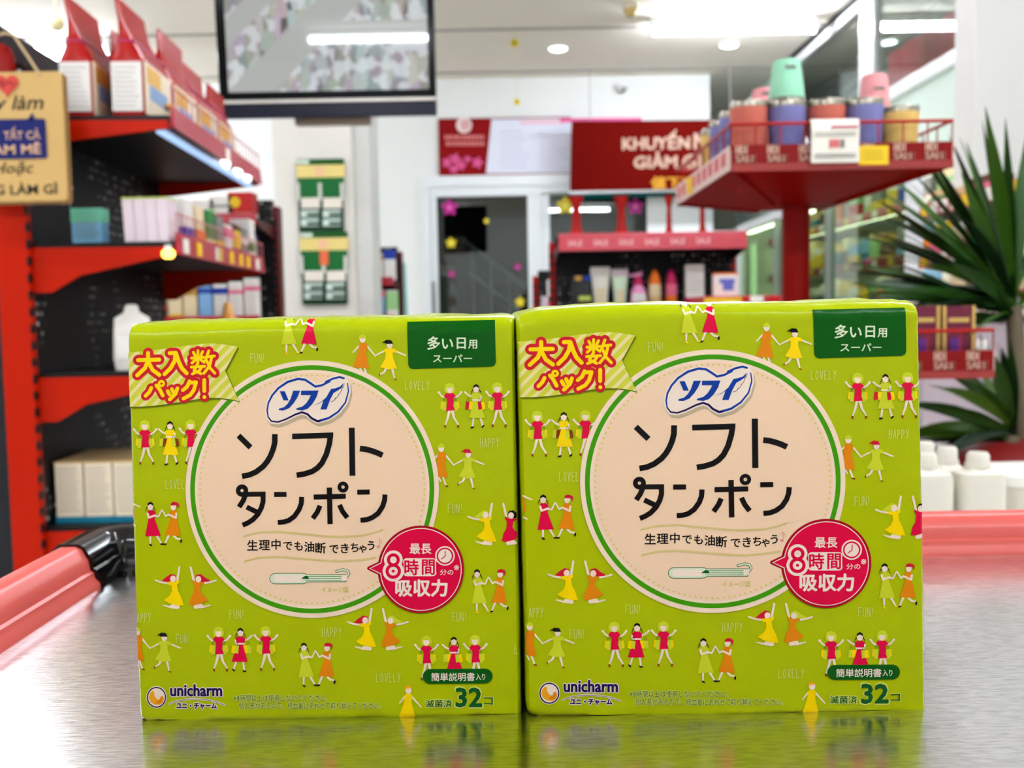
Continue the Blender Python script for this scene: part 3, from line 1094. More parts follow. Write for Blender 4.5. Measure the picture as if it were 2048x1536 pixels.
a = art('printed_figure')
a.stroke(cF([(775, 880), (728, 940)]), (3.6, 2.4), 'skin', 2)
a.stroke(cF([(845, 885), (925, 975)]), (3.6, 2.4), 'skin', 2)
a.stroke(cF([(770, 1080), (755, 1100), (715, 1110)]), (4, 2.6), 'skin', 2)
a.stroke(cF([(835, 1080), (862, 1128)]), (4, 2.6), 'skin', 2)
a.poly(cF([(774, 868), (788, 852), (832, 852), (846, 868), (838, 930), (874, 1080), (720, 1076), (770, 930)]), 'yellow', 3)
a.disc(cF([(810, 822)])[0], 6, 'skin', 4, 7, 14)
a.poly(cF([(778, 838), (776, 796), (808, 776), (840, 794), (840, 802), (790, 806)]), 'amber', 5)
a = art('printed_figure')
a.stroke(cC([(112, 420), (160, 440), (196, 456)]), (3.4, 2.4), 'skin', 2)
a.poly(cC([(108, 420), (118, 430), (146, 560), (114, 575)]), 'orange', 3)
a.stroke(cC([(118, 625), (150, 640)]), 3, 'skin', 2)

# --- round label
RC = (624.9, 977.8)
KY = 257.2 / 253.0
a = art('round_label')
a.ring(RC, 0, 253, 'ring', 5, 120, KY)
a.ring(RC, 234.4, 243.7, 'green', 6, 120, KY)
a.ring(RC, 0, 229, 'cream', 6, 120, KY)
for i in range(132):
    t = 2 * math.pi * i / 132
    a.disc((RC[0] + 224 * math.cos(t), RC[1] + 224 * KY * math.sin(t)), 1.7, 'dots', 7, n=8)

a = art('title_lettering', 'round_label')
LW = 11.1
S = lambda pts, w=LW: a.stroke(pts, w, 'black', 8, cap=False, n=16)
S(cA([(1160, 1222), (1278, 1338)]))
S([(550.7, 867.7), (550.4, 884.6), (547.5, 897), (542.0, 911), (535.3, 922.5), (527.1, 932.3), (512.8, 943.3), (499.4, 949.2), (485, 951.8)])
S([(585.2, 872.3), (661.9, 869.9), (659.5, 886.6), (653.5, 908), (645, 925), (636, 935), (625.6, 942), (609.2, 947.3), (594.2, 949.7)])
a.poly([(655, 864.6), (667.4, 864.2), (667.2, 873), (658, 876)], 'black', 8)
S([(704.2, 854.8), (705.6, 950.8)], 11.6)
S([(720.4, 896.5), (732, 897.8), (744, 901), (755, 905), (765.5, 910)], 11.4)
a.ring(cC([(1195, 295)])[0], 3.2, 12.4, 'black', 8, 28)
S(cC([(1225, 331), (1424, 329)]), 10)
S(cC([(1400, 310), (1400, 400), (1384, 460), (1350, 525), (1300, 578), (1250, 610), (1200, 632)]), 10)
S(cC([(1228, 335), (1205, 395), (1166, 455)]), 10)
S(cC([(1240, 455), (1352, 510)]), 10)
S(cC([(1508, 332), (1628, 331)]), 10)
S(cC([(1776, 355), (1772, 420), (1750, 480), (1705, 545), (1650, 585), (1600, 600), (1543, 605)]), 10)
S([(628.2, 993.2), (692.3, 991.6)], 10)
S([(659.5, 974.3), (661.1, 1047.2)], 10.4)
S(cC([(1955, 440), (1930, 500), (1885, 565)]), 10)
S(cD([(193, 433), (225, 500), (270, 558)]), 10)
a.ring(cD([(228, 260)])[0], 3.5, 11.0, 'black', 8, 28)
S(cD([(366, 310), (487, 308)]), 10)
S(cD([(636, 333), (632, 390), (612, 450), (570, 515), (515, 555), (460, 577), (398, 583)]), 10)

a = art('tagline_lettering', 'round_label')
for ch, x, y, sz in (('生', 506, 1090, 23), ('理', 529.6, 1089, 23), ('中', 553, 1088, 22), ('で', 576.3, 1090, 21), ('も', 598, 1091, 21), ('油', 619.4, 1092.5, 22), ('断', 642, 1095, 23),
                     ('で', 668.7, 1096.5, 21), ('き', 690.2, 1095.5, 22), ('ち', 709.7, 1094, 21), ('ゃ', 726.1, 1095, 21), ('う', 742.5, 1090, 21)):
    a.glyph(ch, x, y, sz, 'black', 8, 0.018)
a.disc((757.5, 1092.5), 3.4, 'note', 8, 2.6, 12)
a.stroke([(760.3, 1092), (758.6, 1076), (764, 1082), (763, 1087)], 0.9, 'note', 8, n=6)

a = art('hatched_line', 'round_label')
for pts in ([(488.2, 1071.8), (517, 1064.6), (558, 1062.5), (599, 1066.6), (660, 1072.2), (681, 1072.8), (722, 1070.7), (746.6, 1065.6), (769, 1057.4)],
            [(490.2, 1122), (517, 1114.8), (558, 1112.8), (599, 1115.9), (660, 1121), (681, 1122), (722, 1119), (755, 1113.8)]):
    for i in range(len(pts) - 1):
        (x0, y0), (x1, y1) = pts[i], pts[i + 1]
        n = int((x1 - x0) / 2.5)
        for q in range(n):
            x, y = x0 + (x1 - x0) * q / n, y0 + (y1 - y0) * q / n
            a.stroke([(x - 0.9, y + 2.4), (x + 0.9, y - 2.4)], 0.95, 'dots', 8, cap=False)

a = art('product_drawing', 'round_label')
a.stroke(cC([(1515, 1152), (1790, 1150)]), 22, 'tgreen', 8)
a.stroke(cC([(1515, 1152), (1790, 1150)]), 19.5, 'mint', 9)
a.stroke(cC([(1535, 1152), (1760, 1150)]), 13.5, 'white', 10)
a.stroke([(610, 1155.5), (693, 1155)], 15.5, 'tgreen', 8, cap=False)
a.stroke([(606, 1155.5), (692, 1155)], 13.5, 'mint', 9, cap=False)
a.poly([(603, 1156), (612, 1150), (618, 1152), (618, 1157)], 'tgreen', 10)
for yy in (1151.2, 1155.5, 1159.6):
    a.stroke([(612, yy + 0.3), (684, yy)], 0.9, 'tgreen', 10, cap=False)
a.poly([(684, 1150), (694, 1148), (695, 1160), (684, 1159)], 'white', 11)
hook = cD([(165, 1080), (225, 1064), (270, 1072), (286, 1104), (268, 1130)])
a.stroke(hook, 5.2, 'tgreen', 9)
a.stroke(hook, 3.2, 'mint', 10)
a.text('イメージ図', 644, 1172.5, 697, 1184, 'dots', 8, 0.0)

# --- brand badge inside the circle
a = art('brand_badge', 'round_label')
BL_ = cA([(1450, 1040), (1440, 975), (1452, 905), (1490, 830), (1550, 760), (1640, 700), (1740, 670), (1810, 678), (1862, 712), (1910, 745), (1975, 732), (2048, 694)]) + \
    cB([(60, 700), (130, 668), (195, 652), (236, 664), (272, 712), (282, 790), (252, 900), (182, 990), (92, 1050), (0, 1078)]) + \
    cA([(1930, 1082), (1872, 1052), (1832, 1012), (1780, 995), (1716, 1016), (1620, 1064), (1545, 1090), (1482, 1082)])
sh = [(x + 3, y + 6) for x, y in BL_]
a.stroke(sh + sh[:1], 9, 'shadow', 8)
a.poly(sh, 'shadow', 8)
a.stroke(BL_ + BL_[:1], 9.5, 'white', 9)
a.poly(BL_, 'white', 9)
top = BL_[0:16]
a.stroke(top[:6], (2.6, 4.8), 'blue', 10)
a.stroke(top[5:], (4.8, 4.0), 'blue', 10)
a.stroke(BL_[16:22], (2.0, 5.0), 'blue', 10)
a.stroke(BL_[21:] + BL_[:1], (5.0, 2.6), 'navy', 10)
a.poly(cA([(1562, 790), (1612, 790), (1650, 880), (1600, 880)]), 'blue', 10)
a.poly(cA([(1695, 785), (1762, 785), (1735, 850), (1700, 905), (1655, 955), (1600, 978), (1552, 975), (1556, 960), (1605, 945), (1640, 912), (1668, 865)]), 'blue', 10)
a.poly(cA([(1772, 785), (1942, 783), (1920, 850), (1880, 915), (1835, 960), (1785, 977), (1722, 970), (1728, 955), (1785, 938), (1822, 905), (1850, 862), (1866, 828), (1770, 828)]), 'blue', 10)
a.poly(cA([(1880, 932), (1960, 898), (2015, 850)]) + cB([(112, 768), (150, 762), (200, 745), (232, 712), (222, 752), (180, 782), (138, 806), (104, 870), (68, 968), (8, 968), (38, 884), (0, 908)]), 'blue', 10)
for p in ([(108, 892), (140, 882), (160, 858)], [(150, 862), (176, 846), (190, 816)], [(184, 822), (206, 800), (216, 768)], [(212, 772), (232, 748), (240, 716)]):
    a.stroke(cB(p), 1.0, 'navy', 10, n=6)

# --- crimson balloon
a = art('hours_balloon')
HC = (842.0, 1137.8)
a.poly(cD([(600, 975), (470, 1036), (460, 1052), (470, 1066), (600, 1128)]), 'dcrimson', 8)
a.ring(HC, 0, 86.2, 'dcrimson', 8, 80, 1.015)
a.ring(HC, 0, 81.5, 'white', 9, 80, 1.015)
a.poly(cD([(612, 985), (482, 1052), (612, 1118)]), 'white', 9)
a.ring(HC, 0, 79.8, 'crimson', 10, 80, 1.015)
a.poly(cD([(620, 992), (496, 1052), (620, 1110)]), 'crimson', 10)
b = art('hours_lettering', 'hours_balloon')
b.text('最長', *cD([(878, 812)])[0], *cD([(1086, 910)])[0], 'white', 11, 0.02)
e8 = [(disc(*cD([(718, 968)])[0], 9.8, 10.0, 24)), (disc(*cD([(717, 1078)])[0], 12.3, 12.0, 24))]
for e in e8:
    b.stroke(e + e[:1], 18, 'white', 11)
p0, p1 = cD([(832, 962)])[0], cD([(1118, 1118)])[0]
b.stroke([(p0[0] + 3, p0[1] + 5), (p1[0] - 3, p0[1] + 5)], 14, 'white', 11)
b.stroke([(p0[0] + 3, p1[1] - 5), (p1[0] - 3, p1[1] - 5)], 14, 'white', 11)
b.poly([(p0[0] - 3, p0[1] + 5), (p1[0] + 3, p0[1] + 5), (p1[0] + 3, p1[1] - 5), (p0[0] - 3, p1[1] - 5)], 'white', 11)
for e in e8:
    b.stroke(e + e[:1], 6.4, 'crimson', 12)
b.text('時', *cD([(828, 966)])[0], *cD([(962, 1116)])[0], 'crimson', 12, 0.025)
b.text('間', *cD([(998, 966)])[0], *cD([(1118, 1112)])[0], 'crimson', 12, 0.025)
CK = cD([(1220, 930)])[0]
b.disc(CK, 19.6, 'white', 12, n=36)
b.ring(CK, 13.6, 16.6, 'crimson', 13, 40)
b.stroke(cD([(1224, 882), (1222, 932), (1186, 960)]), 1.7, 'crimson', 13, n=6)
b.text('分の', *cD([(1172, 1062)])[0], *cD([(1302, 1116)])[0], 'white', 12, 0.015)
b.text('※', *cD([(1306, 1018)])[0], *cD([(1358, 1070)])[0], 'white', 12, 0.005)
b.text('吸収力', *cD([(742, 1162)])[0], *cD([(1240, 1322)])[0], 'white', 12, 0.038)

# --- green size label
a = art('size_label')
pl = cB([(848, 115), (1705, 95), (1715, 508), (1704, 536), (1676, 551), (905, 574), (876, 562), (862, 534)])
gx = [0, .25, .5, .75, 1]
rows = []
for k in range(11):
    t = k / 10
    L_, R_ = (813.9 + (816.8 - 813.9) * t, 643.6 + (729.5 - 643.6) * t), (989.7 + (991.7 - 989.7) * t, 639.5 + (724.5 - 639.5) * t)
    rows.append([(L_[0] + (R_[0] - L_[0]) * q, L_[1] + (R_[1] - L_[1]) * q) for q in gx])
for k in range(10):
    for q in range(4):
        a.poly([rows[k][q], rows[k][q + 1], rows[k + 1][q + 1], rows[k + 1][q]], 'dgreen', 3)
a.poly([rows[10][0], rows[10][4]] + cB([(1704, 536), (1676, 551), (905, 574), (876, 562)]), 'dgreen', 3)
for ch, x, y, sz in (('多', 1110, 322, 28), ('い', 1245, 325, 27), ('日', 1378, 320, 26), ('用', 1490, 330, 20)):
    q = cB([(x, y)])[0]
    a.glyph(ch, q[0], q[1], sz, 'mint', 4, 0.024)
a.text('スーパー', *cB([(1104, 434)])[0], *cB([(1482, 508)])[0], 'mint', 4, 0.022)

# --- striped ribbon with the big yellow lettering
a = art('ribbon_label')
RB = cA([(64, 415), (160, 408), (250, 400), (375, 386), (500, 370), (630, 350), (750, 335), (830, 327), (900, 325), (970, 329), (1040, 338), (1155, 358), (1092, 474), (1030, 590), (1098, 740), (1168, 888),
         (1110, 874), (1050, 865), (975, 857), (900, 855), (820, 861), (750, 870), (620, 892), (500, 910), (400, 924), (300, 935), (190, 942), (82, 942)])
a.poly([(x + 1.8, y + 2.2) for x, y in RB], 'olive', 7)
a.poly(RB, 'ribbon', 8)
for k in range(-6, 16):
    x0 = 60 + k * 110
    q = cA([(x0, 960), (x0 + 48, 960), (x0 + 48 + 640, 300), (x0 + 640, 300)])
    q = [q[0], q[1], q[2], q[3]][::-1]
    c = clip_convex(RB, q)
    if len(c) < 3:
        c = clip_convex(RB, q[::-1])
    if len(c) >= 3:
        a.poly(c, 'stripe', 9)
b = art('ribbon_lettering', 'ribbon_label')
KANJI = [[(182, 488), (388, 483)], [(280, 418), (280, 490), (250, 565), (175, 635)], [(288, 515), (325, 585), (390, 632)],
         [(492, 420), (550, 418), (540, 495), (500, 565), (440, 625)], [(552, 420), (578, 500), (608, 565), (656, 615)]]
SU = [[(722, 412), (738, 442)], [(812, 405), (795, 442)], [(706, 468), (826, 460)], [(766, 396), (766, 522)], [(758, 470), (708, 516)], [(776, 470), (826, 508)],
      [(702, 556), (832, 548)], [(762, 525), (728, 588), (796, 620)], [(806, 550), (778, 592), (712, 622)], [(872, 398), (838, 492)], [(862, 455), (926, 447)], [(902, 452), (880, 545), (824, 616)], [(852, 492), (880, 560), (932, 615)]]
PAKKU = [[(312, 758), (292, 800), (256, 836)], [(362, 735), (395, 775), (424, 832)], [(472, 790), (490, 822)], [(512, 770), (528, 802)], [(566, 762), (548, 815), (492, 870)],
         [(684, 694), (662, 745), (620, 780)], [(680, 708), (748, 704), (726, 780), (690, 828), (625, 862)], [(828, 682), (828, 788)], [(829, 846), (830, 848)]]
for grp, w, wr in ((KANJI, 8.0, 21), (SU, 5.6, 19), (PAKKU, 7.4, 19)):
    for st in grp:
        b.stroke(cA(st), wr, 'red', 10, n=14)
        b.stroke(cA(st), w, 'yellow', 11, n=12)
q = cA([(410, 716)])[0]
b.disc(q, 11.5, 'red', 10)
b.ring(q, 2.2, 7.2, 'yellow', 11, 24)

# --- maker logo, notice, pill, count
a = art('maker_logo')
mc = cE([(336, 887)])[0]
a.disc(mc, 20.6, 'white', 3, 22.4, 40)
a.ring(mc, 16.9, 19.2, 'navy', 4, 48, 1.09)
a.poly(cE([(300, 825), (316, 835), (316, 862), (328, 888), (346, 905), (366, 905), (374, 880), (392, 872), (404, 900), (394, 935), (362, 958), (318, 952), (284, 930), (266, 895), (274, 850)]), 'amber', 5)
a.poly(cE([(374, 880), (392, 872), (402, 898), (392, 930), (362, 946), (334, 940), (342, 922), (366, 908)]), 'orange', 6)
a.text('unicharm', *cE([(465, 768)])[0], *cE([(936, 876)])[0], 'white', 3, 0.10)
a.text('unicharm', *cE([(465, 770)])[0], *cE([(934, 874)])[0], 'navy', 4, 0.045)
arc = cE([(452, 950), (520, 922), (600, 906), (700, 902), (800, 910), (880, 926), (958, 956)])
a.stroke(arc, 3.6, 'white', 3)
a.stroke(arc, 1.0, 'navy', 4)
a.text('ユニ・チャーム', *cE([(517, 936)])[0], *cE([(888, 994)])[0], 'white', 3, 0.16)
a.text('ユニ・チャーム', *cE([(519, 938)])[0], *cE([(886, 991)])[0], 'navy', 4, 0.06)
a = art('notice_lettering')
for ink, ly, off in (('word', 3, 0.075), ('tgreen', 4, 0.0)):
    a.text('※8時間以上は使用しないでください。', 467.5, 1388, 656, 1401.5, ink, ly, off, slope=0.002)
    a.text('個人差があるので、経血量にあわせて取り替えてください。', 478.5, 1403.5, 762, 1417, ink, ly, off, slope=0.001)
a = art('leaflet_pill')
pc = cF([(1008, 693), (1510, 690)])
a.stroke([pc[0], pc[1]], 29.5, 'dgreen', 8, n=24)
a.text('簡単説明書', *cF([(1018, 660)])[0], *cF([(1414, 736)])[0], 'white', 9, 0.012, slope=0.005)
a.text('入り', *cF([(1426, 668)])[0], *cF([(1510, 726)])[0], 'white', 9, 0.008)
a = art('count_lettering')
for ink, ly, o1, o2 in (('word', 3, 0.12, 0.06), ('tgreen', 4, 0.02, 0.045)):
    a.text('滅菌済', *cF([(968, 908)])[0], *cF([(1206, 976)])[0], ink, ly, o1)
    a.text('32', *cF([(1246 - (8 if ly == 3 else 0), 803 - (8 if ly == 3 else 0))])[0], *cF([(1476 + (8 if ly == 3 else 0), 972 + (8 if ly == 3 else 0))])[0], ink, ly, o2)
    a.text('コ', *cF([(1500 - (6 if ly == 3 else 0), 888 - (6 if ly == 3 else 0))])[0], *cF([(1580 + (6 if ly == 3 else 0), 955 + (6 if ly == 3 else 0))])[0], ink, ly, 0.01)


# --- homography from the left pack's print to the right pack's
def homography(src, dst):
    A, B = [], []
    for (x, y), (u, v) in zip(src, dst):
        A.append([x, y, 1, 0, 0, 0, -u * x, -u * y]); B.append(u)
        A.append([0, 0, 0, x, y, 1, -v * x, -v * y]); B.append(v)
    n = 8
    M = [r + [b] for r, b in zip(A, B)]
    for i in range(n):
        p = max(range(i, n), key=lambda k: abs(M[k][i]))
        M[i], M[p] = M[p], M[i]
        for k in range(n):
            if k != i:
                f = M[k][i] / M[i][i]
                M[k] = [a_ - f * b_ for a_, b_ in zip(M[k], M[i])]
    h = [M[i][8] / M[i][i] for i in range(n)]
    return lambda x, y: ((h[0] * x + h[1] * y + h[2]) / (h[6] * x + h[7] * y + 1), (h[3] * x + h[4] * y + h[5]) / (h[6] * x + h[7] * y + 1))


H_RIGHT = homography([(253.9, 705.1), (989.7, 639.5), (976.9, 1401.7), (313.7, 1394.0)], [(1036.4, 683.2), (1810.8, 614.9), (1790.0, 1394.4), (1098.8, 1385.8)])


def interp(pts, x):
    if x <= pts[0][0]:
        return pts[0][1]
    for (a, b), (c, d) in zip(pts, pts[1:]):
        if x <= c:
            return b + (d - b) * (x - a) / (c - a)
    return pts[-1][1]


class Pack:
    def __init__(s, Y, left, right, top, bottom, seed, thick, label):
        s.Y, s.left, s.right, s.top, s.bottom, s.seed, s.thick = Y, left, right, top, bottom, seed, thick
        s.R = (left, right)
        bx = (left[-1][1] + right[-1][1]) / 2
        p = at(bx, interp(bottom, bx), Y)
        s.root = thing('tampon_pack', label, 'package', (p.x, Y, TZ), group='lime green packs on the table')
        s.org = Vector((p.x, Y, TZ))

    def edges(s, y):
        return interp(s.left, y), interp(s.right, y)

    def depth(s, x, y):
        """how far (m) the film bends back from the flat front at photo pixel x, y"""
        px = s.Y / F_PX
        f = lambda t, r: 0.0 if t >= r else r * (1 - math.sqrt(max(0.0, 1 - (1 - max(t, 0) / r) ** 2)))
        xl, xr = s.edges(y)
        tt, tb_ = y - interp(s.top, x), interp(s.bottom, x) - y
        d = f(tt, 36) + f(tb_, 24) + f(x - xl, 7) + f(xr - x, 7)
        e = math.exp(-max(tb_, 0) / 26.0) * 1.0 + math.exp(-max(tt, 0) / 26.0) * 0.55 + math.exp(-max(xr - x, 0) / 22.0) * 0.35 + math.exp(-max(x - xl, 0) / 18.0) * 0.2
        w = noise.noise(Vector((x / 60.0 + s.seed, y / 22.0, s.seed))) * 5.5 + noise.noise(Vector((x / 18.0, y / 14.0, s.seed + 5))) * 2.0
        d += e * (w + 1.0)
        d += (1 - min(1, abs(2 * (x - xl) / (xr - xl) - 1))) * -2.0
        return d * px

    def point(s, x, y, lift=0.0):
        p = at(x, y, s.Y)
        return Vector((p.x, s.Y + s.depth(x, y) - lift, p.z)) - s.org

    def build(s, hmap=None):
        # body: front sheet, then sides and back
        nu, nv = 84, 92
        us = [0.5 - 0.5 * math.cos(math.pi * i / nu) for i in range(nu + 1)]
        us = [0.5 * u + 0.5 * i / nu for i, u in enumerate(us)]
        vs_ = [0.5 - 0.5 * math.cos(math.pi * i / nv) for i in range(nv + 1)]
        vs_ = [0.6 * u + 0.4 * i / nv for i, u in enumerate(vs_)]
        y0, y1 = s.left[0][0], s.left[-1][0]
        grid = []
        for v in vs_:
            row = []
            for u in us:
                yy = y0 + (y1 - y0) * v
                xl, xr = s.edges(yy)
                x = xl + (xr - xl) * u
                t, b = interp(s.top, x), interp(s.bottom, x)
                y = t + (b - t) * v
                xl, xr = s.edges(y)
                row.append(s.point(xl + (xr - xl) * u, y))
            grid.append(row)
        mb = MB()
        V = [p for r in grid for p in r]
        W1 = nu + 1
        fs = [(j * W1 + i, j * W1 + i + 1, (j + 1) * W1 + i + 1, (j + 1) * W1 + i) for j in range(nv) for i in range(nu)]
        loop = [i for i in range(W1)] + [j * W1 + nu for j in range(1, nv + 1)] + [nv * W1 + i for i in range(nu - 1, -1, -1)] + [j * W1 for j in range(nv - 1, 0, -1)]
        cx = sum(p.x for p in V) / len(V)
        zs = [p.z for p in V]
        cz = (min(zs) + max(zs)) / 2
        prev = loop
        for st in (0.06, 0.25, 0.6, 0.94, 1.0):
            base = len(V)
            for q, i in enumerate(loop):
                p = V[i]
                sh = 1.0 + 0.012 * math.sin(math.pi * min(st, 1.0)) if st < 1 else 0.97
                wob = 0.0008 * noise.noise(Vector((p.x * 90, p.z * 90, st * 5 + s.seed)))
                z = cz + (p.z - cz) * (sh if p.z > cz else 1.0 if st < 1 else 0.985)
                V.append(Vector((cx + (p.x - cx) * (1 + wob * 4 + 0.024 * math.sin(math.pi * min(1.0, st * 1.6)) if st < 0.94 else 0.975), p.y + (s.thick - p.y) * st, z + (wob if p.z > cz else 0))))
            n = len(loop)
            fs += [(prev[q], prev[(q + 1) % n], base + (q + 1) % n, base + q) for q in range(n)]
            prev = [base + q for q in range(n)]
        fs.append(tuple(prev))
        mn = min(p.z for p in V)
        for p in V:
            p.z = max(p.z, 0.0)
        mb.add(V, fs)
        mb.build('film_body', FILM, s.root, smooth=True)
        # side gusset folds: two thin creased flaps down the right side
        parts = {}
        for name, par, a in ARTS:
            inks = []
            V, Fc, Mi = [], [], []
            for pts, ink, layer in a.t:
                if hmap:
                    pts = [hmap(*p) for p in pts]
                stack = [pts]
                while stack:
                    t = stack.pop()
                    ymin = min(p[1] for p in t)
                    L = [math.dist(t[k], t[(k + 1) % 3]) for k in range(3)]
                    m_ = max(L)
                    xa = sum(p[0] for p in t) / 3
                    near = ymin - interp(s.top, xa) < 60 or interp(s.bottom, xa) - max(p[1] for p in t) < 70
                    xl_, xr_ = s.edges(sum(p[1] for p in t) / 3)
                    side = min(p[0] for p in t) - xl_ < 24 or xr_ - max(p[0] for p in t) < 24
                    lim = 4.5 if side else (7 if near else 60)
                    if m_ > lim and len(t) == 3 and layer >= 0:
                        k = L.index(m_)
                        p, q, r = t[k], t[(k + 1) % 3], t[(k + 2) % 3]
                        mid = ((p[0] + q[0]) / 2, (p[1] + q[1]) / 2)
                        stack.append([p, mid, r])
                        stack.append([mid, q, r])
                        continue
                    o = len(V)
                    ok = []
                    for (x, y) in t:
                        xl, xr = s.edges(y)
                        x = min(max(x, xl + 0.4), xr - 0.4)
                        y = min(max(y, interp(s.top, x) + 0.6), interp(s.bottom, x) - 3.0)
                        ok.append((x, y))
                    ar = abs((ok[1][0] - ok[0][0]) * (ok[2][1] - ok[0][1]) - (ok[1][1] - ok[0][1]) * (ok[2][0] - ok[0][0]))
                    if ar < 1e-4:
                        continue
                    for (x, y) in ok:
                        V.append(s.point(x, y, 0.00012 + 0.00004 * layer))
                    Fc.append((o, o + 1, o + 2))
                    if ink not in inks:
                        inks.append(ink)
                    Mi.append(inks.index(ink))
            if not Fc:
                continue
            me = bpy.data.meshes.new(name)
            # weld-free sheet, wound towards the viewer
            Fw = []
            for f in Fc:
                p, q, r = V[f[0]], V[f[1]], V[f[2]]
                nrm = (q - p).cross(r - p)
                Fw.append(f if nrm.y < 0 else (f[0], f[2], f[1]))
            me.from_pydata([tuple(v) for v in V], [], Fw)
            for k in inks:
                me.materials.append(PR[k])
            me.polygons.foreach_set('material_index', Mi)
            o = bpy.data.objects.new(name, me)
            COL.objects.link(o)
            o.parent = parts.get(par) if par else s.root
            if name not in parts:
                parts[name] = o
        return s.root


pack_a = Pack(0.338,
              [(632, 252), (648, 253.5), (900, 261), (1200, 269.5), (1445, 279), (1457, 286)],
              [(632, 1027), (900, 1031), (1200, 1037), (1457, 1041)],
              [(253, 652), (258, 648.5), (266, 647), (400, 642), (560, 637), (700, 635), (900, 633), (1010, 631), (1027, 634)],
              [(279, 1446), (292, 1454), (330, 1456), (440, 1457), (560, 1453), (700, 1452), (860, 1449), (1041, 1449)], 3.1, 0.075,
              'lime green film pack of 32, the left one with the lower top edge')
pack_b = Pack(0.3355,
              [(596, 1033), (640, 1033.5), (700, 1036), (1180, 1049), (1430, 1055.5), (1447, 1062)],
              [(596, 1838), (900, 1843.5), (1195, 1849), (1447, 1852)],
              [(1033, 633), (1040, 627), (1077, 617), (1163, 610), (1266, 606), (1440, 605), (1655, 603), (1700, 601), (1756, 599), (1829, 600), (1839, 604)],
              [(1055, 1432), (1066, 1443), (1090, 1447), (1300, 1446), (1500, 1445), (1700, 1442), (1852, 1442)], 7.7, 0.075,
              'lime green film pack of 32, the right one with the bulging top edge')
pack_a.build()
pack_b.build(H_RIGHT)

# ------------------------------------------------------------------ shop fittings
ORANGE = mat('red_orange_enamel', (188, 28, 0), 0.38, var=0.03, spec=0.12)
REDE = mat('red_enamel', (150, 8, 4), 0.35, var=0.03, spec=0.15)
REDP = mat('red_price_plastic', (172, 30, 48), 0.3, var=0.05)
DARKR = mat('dark_red_enamel', (84, 6, 4), 0.4)
SHELFB = mat('black_shelf_enamel', (13, 13, 14), 0.42, var=0.05, spec=0.25)
PEG = peg_mat()
TAGW = mat('tag_paper_white', (240, 234, 224), 0.6)
TAGY = mat('tag_paper_yellow', (236, 194, 30), 0.6)
WHITEP = mat('white_plastic', (242, 240, 234), 0.35, var=0.03)
CHROME = mat('polished_cup_steel', (214, 208, 196), 0.2, metal=1.0)
ORD = ['first', 'second', 'third', 'fourth', 'fifth', 'sixth', 'seventh', 'eighth', 'ninth', 'tenth', 'eleventh', 'twelfth', 'thirteenth', 'fourteenth', 'fifteenth', 'sixteenth',
       'seventeenth', 'eighteenth', 'nineteenth', 'twentieth']
COLS = {'white': (238, 234, 228), 'cream': (236, 220, 186), 'yellow': (240, 206, 40), 'orange': (240, 140, 30), 'pink': (236, 130, 160), 'magenta': (206, 30, 110), 'red': (206, 34, 34),
        'blue': (40, 80, 180), 'pale blue': (150, 190, 226), 'teal': (20, 140, 150), 'green': (40, 150, 70), 'pale green': (176, 216, 160), 'purple': (120, 60, 150), 'black': (28, 28, 28),
        'grey': (150, 150, 146), 'brown': (120, 76, 50), 'maroon': (108, 26, 52), 'beige': (224, 196, 150), 'lilac': (234, 220, 226), 'gold': (206, 166, 84)}


def cm(c):
    return mat('carton_' + c.replace(' ', '_'), tuple(255 * (v / 255) ** 1.3 for v in COLS[c]), 0.45, var=0.05, spec=0.3)


class Frame:
    """a placed local frame: x outward from the back panel, y along the unit"""

    def __init__(s, o, rz):
        s.o, s.rz = Vector(o), rz
        s.m = Matrix.Translation(s.o) @ Matrix.Rotation(rz, 4, 'Z')

    def w(s, x, y, z):
        return s.m @ Vector((x, y, z))


def gondola(name, label, fr, L, depth, levels, H, post=ORANGE, brk=ORANGE, strip=REDP, back=True, base_mat=None, top_bracket=True, tags=None, strip_h=0.045, far_post=True):
    g = thing(name, label, 'shelf unit', fr.o, fr.rz)
    for y0 in ((-0.03, L) if far_post else (-0.03,)):
        MB().box(-0.078, 0.0, y0, y0 + 0.03, 0, H).build('post', post, g, bevel=0.006)
        mb = MB()
        z = 0.2
        while z < H - 0.06:
            mb.box(-0.0035, 0.0012, y0 - 0.0012, y0 + 0.018, z, z + 0.022)
            z += 0.042
        mb.build('slot_row', SHELFB, g)['kind'] = 'stuff'
    if back:
        MB().box(-0.05, -0.004, 0.0, L, 0.08, H + 0.03).build('back_panel', PEG, g, bevel=0.003)
    if base_mat:
        MB().box(-0.05, depth, 0, L, 0.0, 0.14).build('base_plinth', base_mat, g, bevel=0.004)
    for i, z in enumerate(levels):
        MB().box(0.0, depth, 0.002, L - 0.002, z - 0.024, z).build('shelf_board', SHELFB, g, bevel=0.002)
        big = 0.125 if i != len(levels) - 1 else 0.07
        poly = [(0, z - 0.012), (depth - 0.006, z - 0.014), (depth - 0.002, z - 0.034), (depth * 0.33, z - 0.035 - big * 0.38), (depth * 0.12, z - big), (0, z - big)]
        for y0 in (-0.006, L - 0.002):
            MB().prism(poly, y0, y0 + 0.008, 'y').build('bracket', brk, g, bevel=0.001)
        st = MB().prism([(depth, z - 0.028), (depth + 0.012, z - 0.034), (depth + 0.006, z - 0.028 + strip_h), (depth, z - 0.026 + strip_h)], 0.0, L, 'y').build('price_strip', strip, g)
        if tags:
            for q, (t, col) in enumerate(tags[i]):
                y = t * L
                MB().box(depth + 0.010, depth + 0.0125, y, y + 0.05, z - 0.028, z + 0.010).build('price_tag', col, st, bevel=0)
    return g


